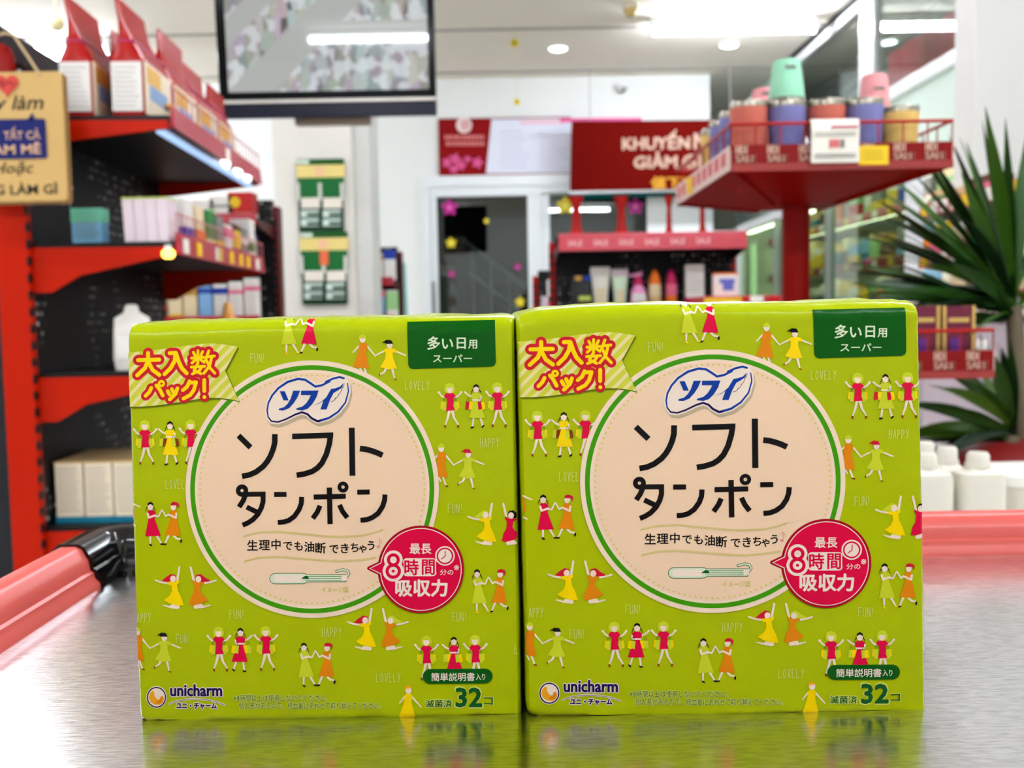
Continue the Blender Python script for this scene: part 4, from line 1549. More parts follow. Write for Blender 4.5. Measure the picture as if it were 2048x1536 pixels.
def carton(name, label, pos, dims, c, band=None, rz=0.0, cat='box', group=None, side_face='x', tilt=0.0, lid=None, lines=False):
    """printed carton: body, a label panel on each seen face, a band, text lines"""
    dx, dy, dz = dims
    t = thing(name, label, cat, pos, rz, group)
    if tilt:
        t.rotation_euler = (0, tilt, rz)
    MB().box(-dx / 2, dx / 2, -dy / 2, dy / 2, 0, dz).build('body', cm(c) if isinstance(c, str) else c, t, bevel=min(dims) * 0.03)
    e = 0.0012
    if band:
        b, f0, f1 = band
        MB().box(-dx / 2 - e, dx / 2 + e, -dy / 2 - e, dy / 2 + e, dz * f0, dz * f1).build('printed_band', cm(b) if isinstance(b, str) else b, t)
    if lid:
        MB().box(-dx / 2 - e, dx / 2 + e, -dy / 2 - e, dy / 2 + e, dz * 0.985, dz + e).build('top_flap', cm(lid), t)
    if lines:
        mb = MB()
        k = 0.9
        while k > (band[2] if band and band[1] < 0.5 else 0.1) + 0.08:
            mb.box(-dx * 0.4, dx * 0.4 * random.uniform(0.6, 1), -dy / 2 - e, -dy / 2, dz * k - 0.0018, dz * k)
            k -= 0.07
        mb.build('fine_print', cm('grey'), t)
    return t


random.seed(11)
# --- left shelf unit -------------------------------------------------------
YAW = math.radians(2.83)
o_ = at(57, 545, 2.5)
LF = Frame((o_.x, 2.53, 0), YAW)
SD = at(338, 480, 2.5).x - o_.x
zl = [at(200, y, 2.5).z for y in (1057, 745, 482, 224)]
LEN = 1.10
tagsW, tagsY = TAGW, TAGY
gondola('shop_shelf_unit', 'tall shelf unit with red-orange brackets and black pegboard on the left', LF, LEN, SD, zl, zl[3] + 0.10, strip=REDP, strip_h=0.05,
        tags=[[(0.2, tagsW)], [(0.3, tagsW), (0.6, tagsY)], [(0.03, tagsW), (0.15, tagsY), (0.34, tagsW), (0.36, tagsY), (0.50, tagsY), (0.62, tagsY), (0.72, tagsY), (0.86, tagsW)], [(0.5, tagsW)]])
G = [o for o in COL.objects if o.name == 'shop_shelf_unit'][0]
MB().box(-0.20, -0.055, 0.0, LEN, 0.08, zl[3] + 0.225).build('panel_core', mat('slate_panel', (30, 32, 38), 0.5, var=0.2, scale=20), G, bevel=0.003)
# base trough
MB().box(0, SD, 0, LEN, 0.0, 0.12).build('base_plinth', ORANGE, G)
# curled red cap on the near post
MB().loft([(0, 0.036, 0.022), (0.05, 0.034, 0.022), (0.072, 0.026, 0.018), (0.08, 0.012, 0.008)], 16, c=(-0.05, -0.02, zl[3] + 0.09), p=3.5).build('post_cap', REDE, G, smooth=True)
# clear guard rail along the front of the upper shelves and LED strip under the top one
for z in (zl[3], zl[2]):
    mb = MB()
    mb.tube([(SD + 0.004, 0, z + 0.07), (SD + 0.004, LEN, z + 0.07)], 0.0022, 6)
    for q in range(23):
        mb.tube([(SD + 0.004, q * LEN / 22, z + 0.01), (SD + 0.004, q * LEN / 22, z + 0.07)], 0.0012, 5)
    mb.build('wire_guard', mat('pink_wire', (214, 110, 120), 0.3), G)
ledt = thing('shelf_led_strip', 'cool white LED strip under the front edge of the top shelf', 'lamp', LF.w(SD - 0.03, 0, zl[3] - 0.036), YAW)
MB().box(-0.016, 0.016, 0.01, LEN - 0.02, 0, 0.012).build('housing', mat('led_housing', (180, 190, 205), 0.3), ledt, bevel=0.002)
MB().box(-0.012, 0.012, 0.02, LEN - 0.03, -0.005, 0.001).build('diffuser', glow('led_glow', (170, 205, 255), 0.16), ledt)
for q, yy in enumerate((0.55, 0.72, 0.86)):  # glowing pods stand in for lamp reflections on the price strip
    MB().loft([(-0.010, 0.006, 0.03), (0.0, 0.012, 0.042), (0.006, 0.012, 0.042)], 12, c=(0.038, yy, -0.004)).build('glint_pod', glow('glint_pod_glow', (255, 252, 250), 0.5), ledt, smooth=True)
bl = thing('bracket_bulb', 'small warm bulb glowing under the front corner of the second shelf', 'lamp', LF.w(SD - 0.015, -0.012, zl[2] - 0.030), YAW)
MB().loft([(-0.014, 0.010, 0.006), (-0.006, 0.017, 0.009), (0.004, 0.016, 0.009), (0.010, 0.008, 0.006)], 14).build('bulb', glow('warm_bulb', (255, 196, 80), 0.9), bl, smooth=True)
MB().loft([(0.008, 0.009, 0.007), (0.020, 0.009, 0.007)], 12).build('holder', BASE, bl, smooth=True)

# red gable-top bags on the top shelf
BAGR = mat('bag_red_film', (178, 14, 12), 0.25, var=0.08)
BAGD = mat('bag_inside_red', (90, 4, 6), 0.35)
BAGW = mat('bag_label_white', (236, 230, 224), 0.4, var=0.04)
BAGC = mat('bag_front_cream', (234, 220, 192), 0.35, var=0.12, scale=25)
BAGY = mat('bag_print_gold', (226, 170, 40), 0.35, var=0.15)
BAGB = mat('bag_print_blue', (130, 160, 206), 0.35, var=0.15)
BAGP = mat('bag_tie_pink', (170, 30, 90), 0.4)


def bag(label, pos, lean=0.0, hgt=1.0):
    t = thing('gable_top_bag', label, 'bag', pos, YAW, 'red bags on the top shelf')
    hw, hl, hb = 0.044, 0.122, 0.150
    MB().loft([(0, hw * 0.97, hl * 0.97), (0.006, hw, hl), (hb * 0.6, hw * 1.02, hl), (hb, hw, hl)], 28, p=9).build('pouch', BAGR, t, smooth=True)
    MB().loft([(hb, hw, hl), (hb + 0.02, hw * 0.8, hl * 0.99), (hb + 0.05 * hgt, hw * 0.42, hl * 0.95, lean * 0.2, 0), (hb + 0.09 * hgt, hw * 0.14, hl * 0.93, lean * 0.6, -0.004), (hb + 0.145 * hgt, 0.003, hl * 0.98, lean, -0.012)], 28, p=7).build('gable', BAGR, t, smooth=True)
    MB().box(-hw * 0.86, hw * 0.86, -hl - 0.002, -hl + 0.003, 0.018, hb - 0.008).build('end_label', BAGW, t, bevel=0.0008)
    mb = MB()
    for q in range(9):
        mb.box(-hw * 0.72, hw * random.uniform(0.3, 0.72), -hl - 0.0026, -hl - 0.0018, 0.03 + q * 0.012, 0.0325 + q * 0.012)
    mb.build('fine_print', mat('fine_print_grey', (176, 172, 168), 0.6), t)
    f = MB().box(hw - 0.002, hw + 0.0025, -hl * 0.94, hl * 0.94, 0.012, hb - 0.004).build('front_label', BAGC, t, bevel=0.0008)
    MB().box(hw + 0.002, hw + 0.0035, -hl * 0.85, hl * 0.1, 0.095, 0.138).build('gold_print', BAGY, f)
    MB().box(hw + 0.002, hw + 0.0035, -hl * 0.7, hl * 0.55, 0.055, 0.092).build('blue_print', BAGB, f)
    MB().loft([(0.02, 0.022, 0.022), (0.025, 0.026, 0.026), (0.03, 0.022, 0.022)], 16, c=(hw + 0.0, hl * 0.5, 0.04)).build('round_print', BAGY, f, smooth=True)
    MB().box(-hw * 0.5, hw * 0.5, -hl * 0.96, hl * 0.96, hb + 0.042, hb + 0.049).build('tie_band', BAGP, t, bevel=0.001)
    return t


bx1 = at(263, 215, 2.62).x - LF.o.x
bx0 = at(168, 215, 2.62).x - LF.o.x
for i in range(4):
    bag(['red gable-top bag at the front edge of the top shelf, the nearest one', 'second red gable-top bag along the front edge of the top shelf',
         'third red gable-top bag along the front edge of the top shelf', 'farthest red gable-top bag at the end of the top shelf'][i], LF.w(bx1 + 0.006, 0.165 + i * 0.262, zl[3]), (-0.02, 0.01, 0.0, 0.012)[i], (1.08, 1.0, 0.85, 0.8)[i])
bag('red gable-top bag deeper on the top shelf, nearest the wooden sign', LF.w(bx0, 0.165, zl[3]), -0.016, 1.1)
bag('red gable-top bag deeper on the top shelf, behind the one nearest the sign', LF.w(bx0, 0.43, zl[3]), 0.01)

# second shelf
def on(x, y, Y, z):
    """local place on the left unit for a photo pixel at depth Y on level z"""
    p = at(x, y, Y)
    q = LF.m.inverted() @ Vector((p.x, p.y, z))
    return q


q = on(182, 480, 2.64, zl[2])
carton('medicine_carton', 'mint and blue carton standing alone at the back of the second shelf', LF.w(q.x, q.y, zl[2]), (0.078, 0.05, 0.094), mat('sky_card', (136, 200, 236), 0.45), (mat('mint_card', (124, 214, 178), 0.45), 0.62, 1.001), YAW, lines=True)
for i in range(4):
    q = on(262 + i * 22.5, 478, 2.56, zl[2])
    t = carton('leaflet_carton', 'slim lilac-white carton on the second shelf, %s from the left of four' % ORD[i], LF.w(q.x, q.y + 0.04, zl[2]), (0.027, 0.09, 0.112), 'lilac', (mat('lime_card', (190, 206, 90), 0.5), 0.97, 1.004), YAW, group='slim lilac cartons', tilt=-0.04)
mix = [('white', ('blue', 0.1, 0.4), 0.125), ('cream', ('orange', 0.15, 0.45), 0.118), ('green', ('cream', 0.0, 0.3), 0.120), ('grey', ('yellow', 0.0, 0.35), 0.115), ('white', ('pink', 0.6, 0.9), 0.10),
       ('brown', ('yellow', 0.3, 0.8), 0.112), ('grey', ('white', 0.5, 0.7), 0.11), ('white', ('green', 0.25, 0.45), 0.15)]
for i, (c, b, hgt) in enumerate(mix):
    carton('remedy_carton', '%s and %s carton at the second shelf front, %s from near end' % (c, b[0], ORD[i]), LF.w(SD - 0.048, 0.19 + i * 0.118, zl[2]), (0.07, 0.085, hgt), c, b, YAW, group='cartons along the second shelf')
for i, (c, b, hgt) in enumerate([('white', ('pale blue', 0.3, 0.6), 0.12), ('cream', ('pink', 0.2, 0.5), 0.13), ('white', ('teal', 0.6, 0.9), 0.12), ('pink', ('white', 0.2, 0.5), 0.13)]):
    carton('remedy_carton', '%s and %s carton in the second shelf rear row, %s from near end' % (c, b[0], ORD[i]), LF.w(SD - 0.15, 0.42 + i * 0.15, zl[2]), (0.07, 0.09, hgt), c, b, YAW, group='rear cartons on the second shelf')

# third shelf: clear hanging pouch, orange bottle
q = on(268, 735, 2.60, zl[1])
POU = mat('milky_pouch_film', (226, 220, 212), 0.22, var=0.04)
t = thing('clear_pouch', 'milky white hang-tab pouch on the third shelf behind the left pack', 'pouch', LF.w(q.x, q.y, zl[1]), YAW)
MB().loft([(0, 0.045, 0.016), (0.03, 0.05, 0.018), (0.10, 0.048, 0.012), (0.135, 0.046, 0.003), (0.15, 0.020, 0.002), (0.165, 0.017, 0.002), (0.17, 0.010, 0.002)], 24, p=3).build('film', POU, t, smooth=True)
MB().box(-0.034, 0.034, -0.020, -0.017, 0.03, 0.09).build('label', BAGW, t, bevel=0.001)
q = on(456, 640, 3.3, zl[1])
t = thing('orange_bottle', 'orange squeeze bottle at the far end of the third shelf', 'bottle', LF.w(q.x, q.y, zl[1]), YAW)
OB = mat('orange_plastic', (250, 160, 70), 0.4)
MB().loft([(0, 0.034, 0.026), (0.01, 0.037, 0.028), (0.10, 0.036, 0.027), (0.13, 0.026, 0.02), (0.145, 0.016, 0.014)], 20, p=2.6).build('body', OB, t, smooth=True)
MB().loft([(0.145, 0.017, 0.015), (0.165, 0.016, 0.014), (0.185, 0.008, 0.008)], 16).build('cap', mat('pale_orange_cap', (255, 186, 110), 0.4), t, smooth=True)

# fourth shelf: white cartons with a teal foot
TEALC = mat('teal_carton_band', (10, 120, 150), 0.45)
KRAFT = mat('kraft_top', (226, 184, 116), 0.6)
for i in range(4):
    q = on(148 + i * 58, 1050, 2.60, zl[0])
    carton('dressing_carton', 'white carton with teal foot on the lowest shelf, %s from the left' % ORD[i], LF.w(q.x, q.y + 0.11, zl[0]), (0.0715, 0.26, 0.158), mat('carton_bone', (232, 216, 190), 0.5), (TEALC, 0.0, 0.10), YAW, group='teal-footed cartons', lid='beige', lines=True)

# --- wooden sign hanging on the post ---------------------------------------
SY = 2.44
s0, s1 = at(124, 143, SY), at(124, 402, SY)
SW = 0.235
sg = thing('wooden_sign', 'pale wooden motto sign with heart and blue speech bubble hung on twine', 'sign', (s0.x - SW / 2, SY, s1.z))
SH = s0.z - s1.z
WOOD = mat('pale_plywood', (206, 168, 104), 0.55, var=0.06, scale=12)


def rrect(x0, x1, z0, z1, r, n=5):
    out = []
    for cx_, cz_, a0 in ((x1 - r, z1 - r, 0), (x0 + r, z1 - r, math.pi / 2), (x0 + r, z0 + r, math.pi), (x1 - r, z0 + r, 1.5 * math.pi)):
        out += [(cx_ + r * math.cos(a0 + math.pi / 2 * i / n), cz_ + r * math.sin(a0 + math.pi / 2 * i / n)) for i in range(n + 1)]
    return out


MB().prism(rrect(-SW / 2, SW / 2, 0, SH, 0.010), -0.004, 0.004, 'y').build('board', WOOD, sg, bevel=0.0008)
MB().prism(rrect(-SW / 2 + 0.004, SW / 2 + 0.006, -0.006, SH - 0.004, 0.010), 0.005, 0.012, 'y').build('backing_board', mat('dark_plywood', (150, 116, 70), 0.6), sg)


def sgx(px_):
    return at(px_, 250, SY - 0.006).x - sg.location.x


def sgz(py_):
    return at(60, py_, SY - 0.006).z - sg.location.z


hc = (sgx(18), sgz(168))
heart = []
for i in range(40):
    a_ = 2 * math.pi * i / 40
    heart.append((hc[0] + 0.0021 * 16 * math.sin(a_) ** 3 * 0.82, hc[1] + 0.0021 * (13 * math.cos(a_) - 5 * math.cos(2 * a_) - 2 * math.cos(3 * a_) - math.cos(4 * a_)) * 0.85))
ht = MB().prism(heart, -0.008, -0.004, 'y').build('heart', mat('coral_red_paint', (206, 66, 58), 0.5), sg)
mb = MB()
INK = mat('sign_black_ink', (16, 10, 6), 0.5)
mb.tube([(sgx(0), -0.0088, sgz(170)), (sgx(6), -0.0088, sgz(168)), (sgx(9), -0.0088, sgz(160)), (sgx(12), -0.0088, sgz(174)), (sgx(16), -0.0088, sgz(166)), (sgx(22), -0.0088, sgz(166)), (sgx(26), -0.0088, sgz(161)), (sgx(30), -0.0088, sgz(172)), (sgx(35), -0.0088, sgz(165))], 0.0008, 5)
mb.build('pulse_line', INK, ht)
BUB = mat('speech_bubble_blue', (2, 18, 96), 0.45)
bub = rrect(sgx(-74), sgx(91), sgz(317), sgz(238), 0.006)
MB().prism(bub, -0.0075, -0.004, 'y').build('speech_bubble', BUB, sg)
MB().prism([(sgx(55), sgz(241)), (sgx(70), sgz(241)), (sgx(66), sgz(226))], -0.0075, -0.004, 'y').build('bubble_tip', BUB, sg)
text_obj('lettering', 'Hãy làm', sgx(-62), sgz(228), sgx(89), sgz(190), -0.0046, INK, sg, 0.012, 0.25)
text_obj('lettering', 'TẤT CẢ', sgx(7), sgz(279), sgx(80), sgz(253), -0.0082, mat('sign_cream_ink', (222, 176, 140), 0.5), sg, 0.012)
text_obj('lettering', 'ĐAM MÊ', sgx(-40), sgz(308), sgx(80), sgz(284), -0.0082, mat('sign_cream_ink', (222, 176, 140)), sg, 0.018)
text_obj('lettering', 'Hoặc', sgx(-20), sgz(352), sgx(62), sgz(322), -0.0046, INK, sg, 0.012, 0.25)
text_obj('lettering', 'ĐỪNG LÀM GÌ', sgx(-88), sgz(389), sgx(108), sgz(362), -0.0046, INK, sg, 0.02)
TW = mat('jute_twine', (206, 180, 136), 0.8)
MB().tube([(sgx(82), -0.004, sgz(146)), (sgx(60), -0.002, sgz(110)), (sgx(34), 0.0, sgz(68)), (sgx(16), 0.0, sgz(64)), (sgx(-10), 0.0, sgz(72)), (sgx(-60), 0, sgz(146))], 0.0032, 7).build('twine', TW, sg, smooth=True)
MB().loft([(-0.004, 0.004, 0.004), (0, 0.0055, 0.0055), (0.004, 0.004, 0.004)], 10, c=(sgx(82), -0.005, sgz(147))).build('knot', TW, sg, smooth=True)

# --- shelf unit beyond it, facing the viewer -------------------------------
BY = 4.75
ox = at(340, 600, BY).x
BF = Frame((ox, BY + 0.02, 0), -math.pi / 2)
bl_ = at(548, 600, BY).x - ox
bz = [0.45, at(450, 640, BY - 0.3).z, at(480, 434, BY - 0.3).z]
gondola('cross_shelf_unit', 'dark shelf unit facing the viewer beyond the left shelves, beside the pillar', BF, bl_, 0.30, bz, bz[2] + 0.08, post=DARKR, brk=DARKR, strip=REDP)
rowb = [('white', ('lilac', .3, .7), .10), ('cream', ('yellow', 0, .2), .15), ('cream', ('gold', .75, .95), .15), ('pale blue', ('blue', .78, .92), .155), ('white', ('blue', .72, .9), .16), ('white', ('pink', .68, .78), .17), ('white', ('pink', .7, .8), .185)]
for i, (c, b, hgt) in enumerate(rowb):
    w_ = bl_ / 7.2
    carton('skincare_carton', '%s carton with %s print in the row beside the pillar, %s from the left' % (c, b[0], ORD[i]), BF.w(0.24, w_ * (i + 0.55), bz[1]), (w_ * 0.86, 0.06, hgt), c, b, 0, group='row of pale cartons beside the pillar', lines=i > 3)
pk = [('white', ('pale green', .2, .5), .085), ('white', ('grey', .5, .6), .10), ('red', ('white', .05, .2), .115)]
for i, (c, b, hgt) in enumerate(pk):
    t = carton('wipes_pack', '%s and %s pack lying on top of the shelf beside the pillar' % (c, b[0]), BF.w(0.22, bl_ * (0.50 + 0.17 * i), bz[2]), (0.105 if i < 2 else 0.11, 0.10, hgt), c, b, 0, cat='pack', group='packs above the cross shelf')
    if i == 2:
        MB().loft([(0, 0.024, 0.024), (0.003, 0.024, 0.024)], 20).build('sun_print', cm('yellow'), t)
        o = t.children[-1]
        o.rotation_euler = (math.pi / 2, 0, 0)
        o.location = (-0.02, -0.052, 0.07)
rowc = [('purple', ('white', .1, .6), .10), ('black', ('pink', .3, .5), .1), ('grey', ('cream', .2, .5), .12), ('teal', ('white', .2, .6), .11), ('white', ('purple', .85, 1.001), .15)]
MB().box(0.0, 0.26, 0.01, bl_ - 0.01, bz[2] - 0.235, bz[2] - 0.215).build('shelf_board', SHELFB, [o for o in COL.objects if o.name == 'cross_shelf_unit'][0])
for i, (c, b, hgt) in enumerate(rowc):
    carton('cosmetic_carton', '%s and %s carton in the dark bay beside the pillar' % (c, b[0]), BF.w(0.18, bl_ * (0.42 + 0.115 * i), bz[2] - 0.215), (0.045, 0.05, hgt), c, b, 0, group='cartons in the dark bay')

# yellow note and white notice on the far wall left of the pillar
p0, p1 = at(531, 402, YF - 0.003), at(549, 432, YF - 0.003)
tag(MB().box(p0.x, p1.x, YF - 0.003, YF - 0.0002, p1.z, p0.z).build('price_note', TAGY), 'small yellow note on the white wall left of the pillar', 'note')

# --- green hanging display on the pillar -----------------------------------
GY = PY - 0.03
p0 = at(640, 610, GY)
gd = thing('hanging_display_strip', 'green and yellow hanging display strip of small packs on the pillar', 'display', (p0.x, PY, p0.z))
GRN = mat('display_green', (2, 100, 38), 0.45)
DGRN = mat('display_deep_green', (4, 58, 28), 0.45)
DYE = mat('display_yellow', (232, 208, 128), 0.45)


def gpx(x, y):
    p = at(x, y, GY)
    return (p.x - gd.location.x, p.z - gd.location.z)


for k, (ya, yb, dx) in enumerate(((318, 462, 0), (464, 608, 7))):
    L_, R_ = 593 + dx, 688 + dx
    a0, a1 = gpx(L_, ya), gpx(R_, yb)
    c = MB().box(a0[0], a1[0], -0.022, -0.008, a1[1], a0[1]).build('card', DGRN, gd, bevel=0.003)

    def plate(nm, x0, y0, x1, y1, m_, lift=0.026, bev=0.001):
        q0, q1 = gpx(x0 + dx, y0), gpx(x1 + dx, y1)
        return MB().box(q0[0], q1[0], -lift, -0.02, q1[1], q0[1]).build(nm, m_, c, bevel=bev)
    o = ya - 318
    plate('header', 594, ya + 1, 688, ya + 11, mat('display_leaf', (8, 84, 14), 0.45))
    plate('logo_patch', 594, ya + 2, 618, ya + 10, mat('display_pale', (210, 226, 206), 0.45), 0.028)
    plate('yellow_band', 592, ya + 11, 690, ya + 36, DYE)
    plate('pink_patch', 630, ya + 16, 648, ya + 32, mat('display_pink', (240, 186, 150), 0.5), 0.028)
    plate('green_field', 594, ya + 38, 689, ya + 76, GRN)
    for bx_ in (596, 640, 684):
        plate('hook_bar', bx_ - 4, ya + 48, bx_ + 4, ya + 82, mat('display_pale_grey', (214, 212, 200), 0.5), 0.03)
    for bx_ in (602, 646):
        plate('pack', bx_, ya + 78, bx_ + 38, ya + 98, mat('display_pack_white', (232, 222, 208), 0.5), 0.034)
        for ry in (103, 121):
            plate('pack', bx_, ya + ry, bx_ + 36, ya + ry + 13, mat('display_pack_pale', (206, 222, 210), 0.5), 0.036)
            plate('pack_print', bx_ + 12, ya + ry + 5, bx_ + 36, ya + ry + 11, DGRN, 0.038)
    if k == 1:
        plate('orange_tag', 632, ya + 38, 650, ya + 66, mat('orange_tag', (232, 110, 70), 0.5), 0.033)

# --- television -------------------------------------------------------------
TVY = 4.4
tvp = at(657, 222, TVY)
tv = thing('television', 'black flat television showing shop camera footage, hung before the pillar', 'television', tvp)
tv.rotation_euler = (math.radians(3.6), 0, 0)
TW_, TH_ = 0.935, 0.60
TVB = mat('tv_black_gloss', (5, 5, 7), 0.12, spec=0.12)
MB().box(-TW_ / 2, TW_ / 2, 0.005, 0.055, 0, TH_).build('casing', TVB, tv, bevel=0.006)
MB().box(-TW_ / 2, TW_ / 2, -0.002, 0.03, -0.026, 0.034).build('lower_trim', mat('tv_navy_trim', (3, 4, 34), 0.2), tv, bevel=0.003)
MB().box(-TW_ / 2, TW_ / 2, -0.004, 0.004, 0.036, 0.052).build('silver_strip', mat('tv_silver', (196, 190, 182), 0.3, metal=0.6), tv, bevel=0.002)
for x0, x1, z0, z1 in ((-TW_ / 2, -TW_ / 2 + 0.040, 0.052, TH_), (TW_ / 2 - 0.030, TW_ / 2, 0.052, TH_), (-TW_ / 2, TW_ / 2, TH_ - 0.04, TH_), (-TW_ / 2, TW_ / 2, 0.052, 0.085)):
    MB().box(x0, x1, -0.003, 0.008, z0, z1).build('bezel', TVB, tv, bevel=0.002)


def screen_mat():
    """a lit screen: high view over aisles and crowded shelves"""
    mt = bpy.data.materials.new('screen_picture')
    mt.use_nodes = True
    nt = mt.node_tree
    b = nt.nodes['Principled BSDF']
    b.inputs['Base Color'].default_value = (0.01, 0.01, 0.01, 1)
    b.inputs['Roughness'].default_value = 0.03
    tc = nt.nodes.new('ShaderNodeTexCoord')
    mp = nt.nodes.new('ShaderNodeMapping')
    mp.inputs['Rotation'].default_value = (0, -0.6, 0)
    mp.inputs['Scale'].default_value = (26, 1, 9)
    nt.links.new(tc.outputs['Object'], mp.inputs[0])
    vo = nt.nodes.new('ShaderNodeTexVoronoi')
    vo.inputs['Scale'].default_value = 1.0
    nt.links.new(mp.outputs[0], vo.inputs['Vector'])
    hs = nt.nodes.new('ShaderNodeHueSaturation')
    hs.inputs['Saturation'].default_value = 0.22
    hs.inputs['Value'].default_value = 0.42
    nt.links.new(vo.outputs['Color'], hs.inputs['Color'])
    sp = nt.nodes.new('ShaderNodeSeparateXYZ')
    nt.links.new(tc.outputs['Object'], sp.inputs[0])
    # floor aisle: a slanting grey band
    dg = math_node(nt, 'ADD', math_node(nt, 'MULTIPLY', sp.outputs['X'], 0.85), math_node(nt, 'MULTIPLY', sp.outputs['Z'], -0.9))
    a1 = math_node(nt, 'ABSOLUTE', math_node(nt, 'ADD', dg, 0.36))
    aisle = math_node(nt, 'LESS_THAN', a1, 0.085)
    a2 = math_node(nt, 'ABSOLUTE', math_node(nt, 'ADD', dg, 0.66))
    aisle2 = math_node(nt, 'LESS_THAN', a2, 0.055)
    wall = math_node(nt, 'GREATER_THAN', math_node(nt, 'ABSOLUTE', math_node(nt, 'SUBTRACT', sp.outputs['Z'], 0.34)), 0.035)
    right = math_node(nt, 'GREATER_THAN', sp.outputs['X'], 0.0)
    strip = math_node(nt, 'MULTIPLY', math_node(nt, 'SUBTRACT', 1.0, wall), right)
    grey = math_node(nt, 'MAXIMUM', math_node(nt, 'MAXIMUM', aisle, aisle2), strip)
    nz = N(nt, 'ShaderNodeTexNoise', Scale=14.0)
    nt.links.new(tc.outputs['Object'], nz.inputs['Vector'])
    pale = math_node(nt, 'GREATER_THAN', nz.outputs['Fac'], 0.53)
    m0 = nt.nodes.new('ShaderNodeMix')
    m0.data_type = 'RGBA'
    nt.links.new(math_node(nt, 'MULTIPLY', pale, 0.62), m0.inputs[0])
    nt.links.new(hs.outputs[0], m0.inputs[6])
    m0.inputs[7].default_value = (0.62, 0.66, 0.70, 1)
    m1 = nt.nodes.new('ShaderNodeMix')
    m1.data_type = 'RGBA'
    nt.links.new(grey, m1.inputs[0])
    nt.links.new(m0.outputs[2], m1.inputs[6])
    m1.inputs[7].default_value = (0.36, 0.37, 0.36, 1)
    nt.links.new(m1.outputs[2], b.inputs['Emission Color'])
    b.inputs['Emission Strength'].default_value = 0.20
    return mt


MB().box(-TW_ / 2 + 0.04, TW_ / 2 - 0.03, 0.0, 0.006, 0.085, TH_ - 0.04).build('screen', screen_mat(), tv)
MB().box(-0.16, 0.17, 0.05, 0.12, -0.05, 0.18).build('mount_plate', mat('mount_taupe', (150, 134, 118), 0.6), tv, bevel=0.004)
pm = MB().tube([(0, 0.10, 0.1), (0, 0.10, CEIL - tvp.z)], 0.025, 12)
pm.build('ceiling_pole', TVB, tv, smooth=True)
tvarm = [o for o in tv.children if o.name.startswith('ceiling_pole')][0]
MB().box(-0.07, 0.07, PY - TVY - 0.04 - 1.3, 0.1, 0.1, 0.14).build('arm', TVB, tv)

# --- small shelf end right of the pillar -----------------------------------
EY = 6.6
e0, e1 = at(742, 600, EY), at(800, 600, EY)
EF = Frame((at(700, 600, EY).x, EY + 0.02, 0), -math.pi / 2)
el = at(796, 600, EY).x - EF.o.x
ez = [at(770, 636, EY - 0.25).z, at(770, 560, EY - 0.25).z]
gondola('side_shelf_unit', 'narrow dark red shelf unit right of the pillar', EF, el, 0.25, ez, at(770, 503, EY).z, post=DARKR, brk=DARKR)
for i, (x, z, c, b, hgt) in enumerate(((756, ez[1], 'white', ('gold', .75, .95), .17), (781, ez[1], 'white', ('blue', .7, 1.001), .19), (758, ez[0], 'pale blue', ('pink', .75, .98), .18), (784, ez[0], 'white', ('pale green', .3, .95), .175))):
    carton('tissue_carton', '%s and %s carton on the narrow shelf right of the pillar' % (c, b[0]), EF.w(0.2, at(x, 600, EY - 0.2).x - EF.o.x, z), (0.07, 0.06, hgt), c, b, 0, group='cartons right of the pillar')
p0, p1 = at(801, 522, 7.4), at(819, 616, 7.4)
tb_ = thing('teal_board', 'narrow teal board leaning on the white wall right of the pillar', 'board', ((p0.x + p1.x) / 2, 7.4, 0))
tb_.rotation_euler = (-0.08, -0.03, 0)
MB().box(-0.035, 0.035, 0, 0.02, 0.0, p0.z).build('panel', mat('teal_board_face', (130, 192, 184), 0.5), tb_, bevel=0.004)
MB().box(-0.038, 0.038, -0.004, 0.022, 0.0, 0.04).build('foot_rail', mat('board_rail', (180, 150, 120), 0.5), tb_, bevel=0.003)

# --- banners on the far wall ------------------------------------------------
BR_ = mat('banner_red', (140, 6, 10), 0.6, var=0.04, scale=4, spec=0.1)
BDR = mat('banner_deep_red', (104, 5, 0), 0.7, var=0.04, scale=4, spec=0.05)
BPK = mat('banner_pink', (226, 84, 146), 0.5)
BWH = mat('banner_white', (226, 226, 240), 0.5, var=0.02)
BLT = mat('banner_lettering', (246, 226, 222), 0.5)
b0, b1 = at(876, 237, YF - 0.04), at(1142, 350, YF - 0.04)
bn = thing('notice_banner', 'red notice banner with white sheet over the glass door', 'banner', ((b0.x + b1.x) / 2, YF, b1.z))


def bw(x, y, Y=YF - 0.04):
    p = at(x, y, Y)
    return (p.x - bn.location.x, p.z - bn.location.z)


MB().prism([bw(876, 237), bw(1142, 233), bw(1142, 350), bw(878, 353)], -0.03, -0.02, 'y').build('backing', BR_, bn)
MB().prism([bw(983, 238), bw(1143, 236), bw(1141, 345), bw(972, 347)], -0.036, -0.03, 'y').build('white_sheet', BWH, bn)
mb = MB()
for cx_ in (1000, 1078):
    for q in range(9):
        a0, a1 = bw(cx_, 262 + q * 9), bw(cx_ + random.uniform(40, 60), 264 + q * 9)
        mb.box(a0[0], a1[0], -0.0368, -0.036, a1[1], a0[1])
mb.build('printed_rows', mat('banner_faint_print', (206, 206, 226), 0.5), bn)
mb = MB()
a0, a1 = bw(1040, 240), bw(1128, 248)
mb.box(a0[0], a1[0], -0.0368, -0.036, a1[1], a0[1])
mb.build('printed_heading', mat('banner_faint_pink', (236, 196, 210), 0.5), bn)
c_ = bw(928, 250)
MB().prism(disc(c_[0], c_[1], 0.07, None, 24), -0.035, -0.03, 'y').build('emblem', BLT, bn)
MB().prism(disc(c_[0] + 0.01, c_[1], 0.045, 0.05, 20), -0.037, -0.035, 'y').build('emblem_swirl', mat('banner_emblem_rose', (226, 170, 170), 0.5), bn)
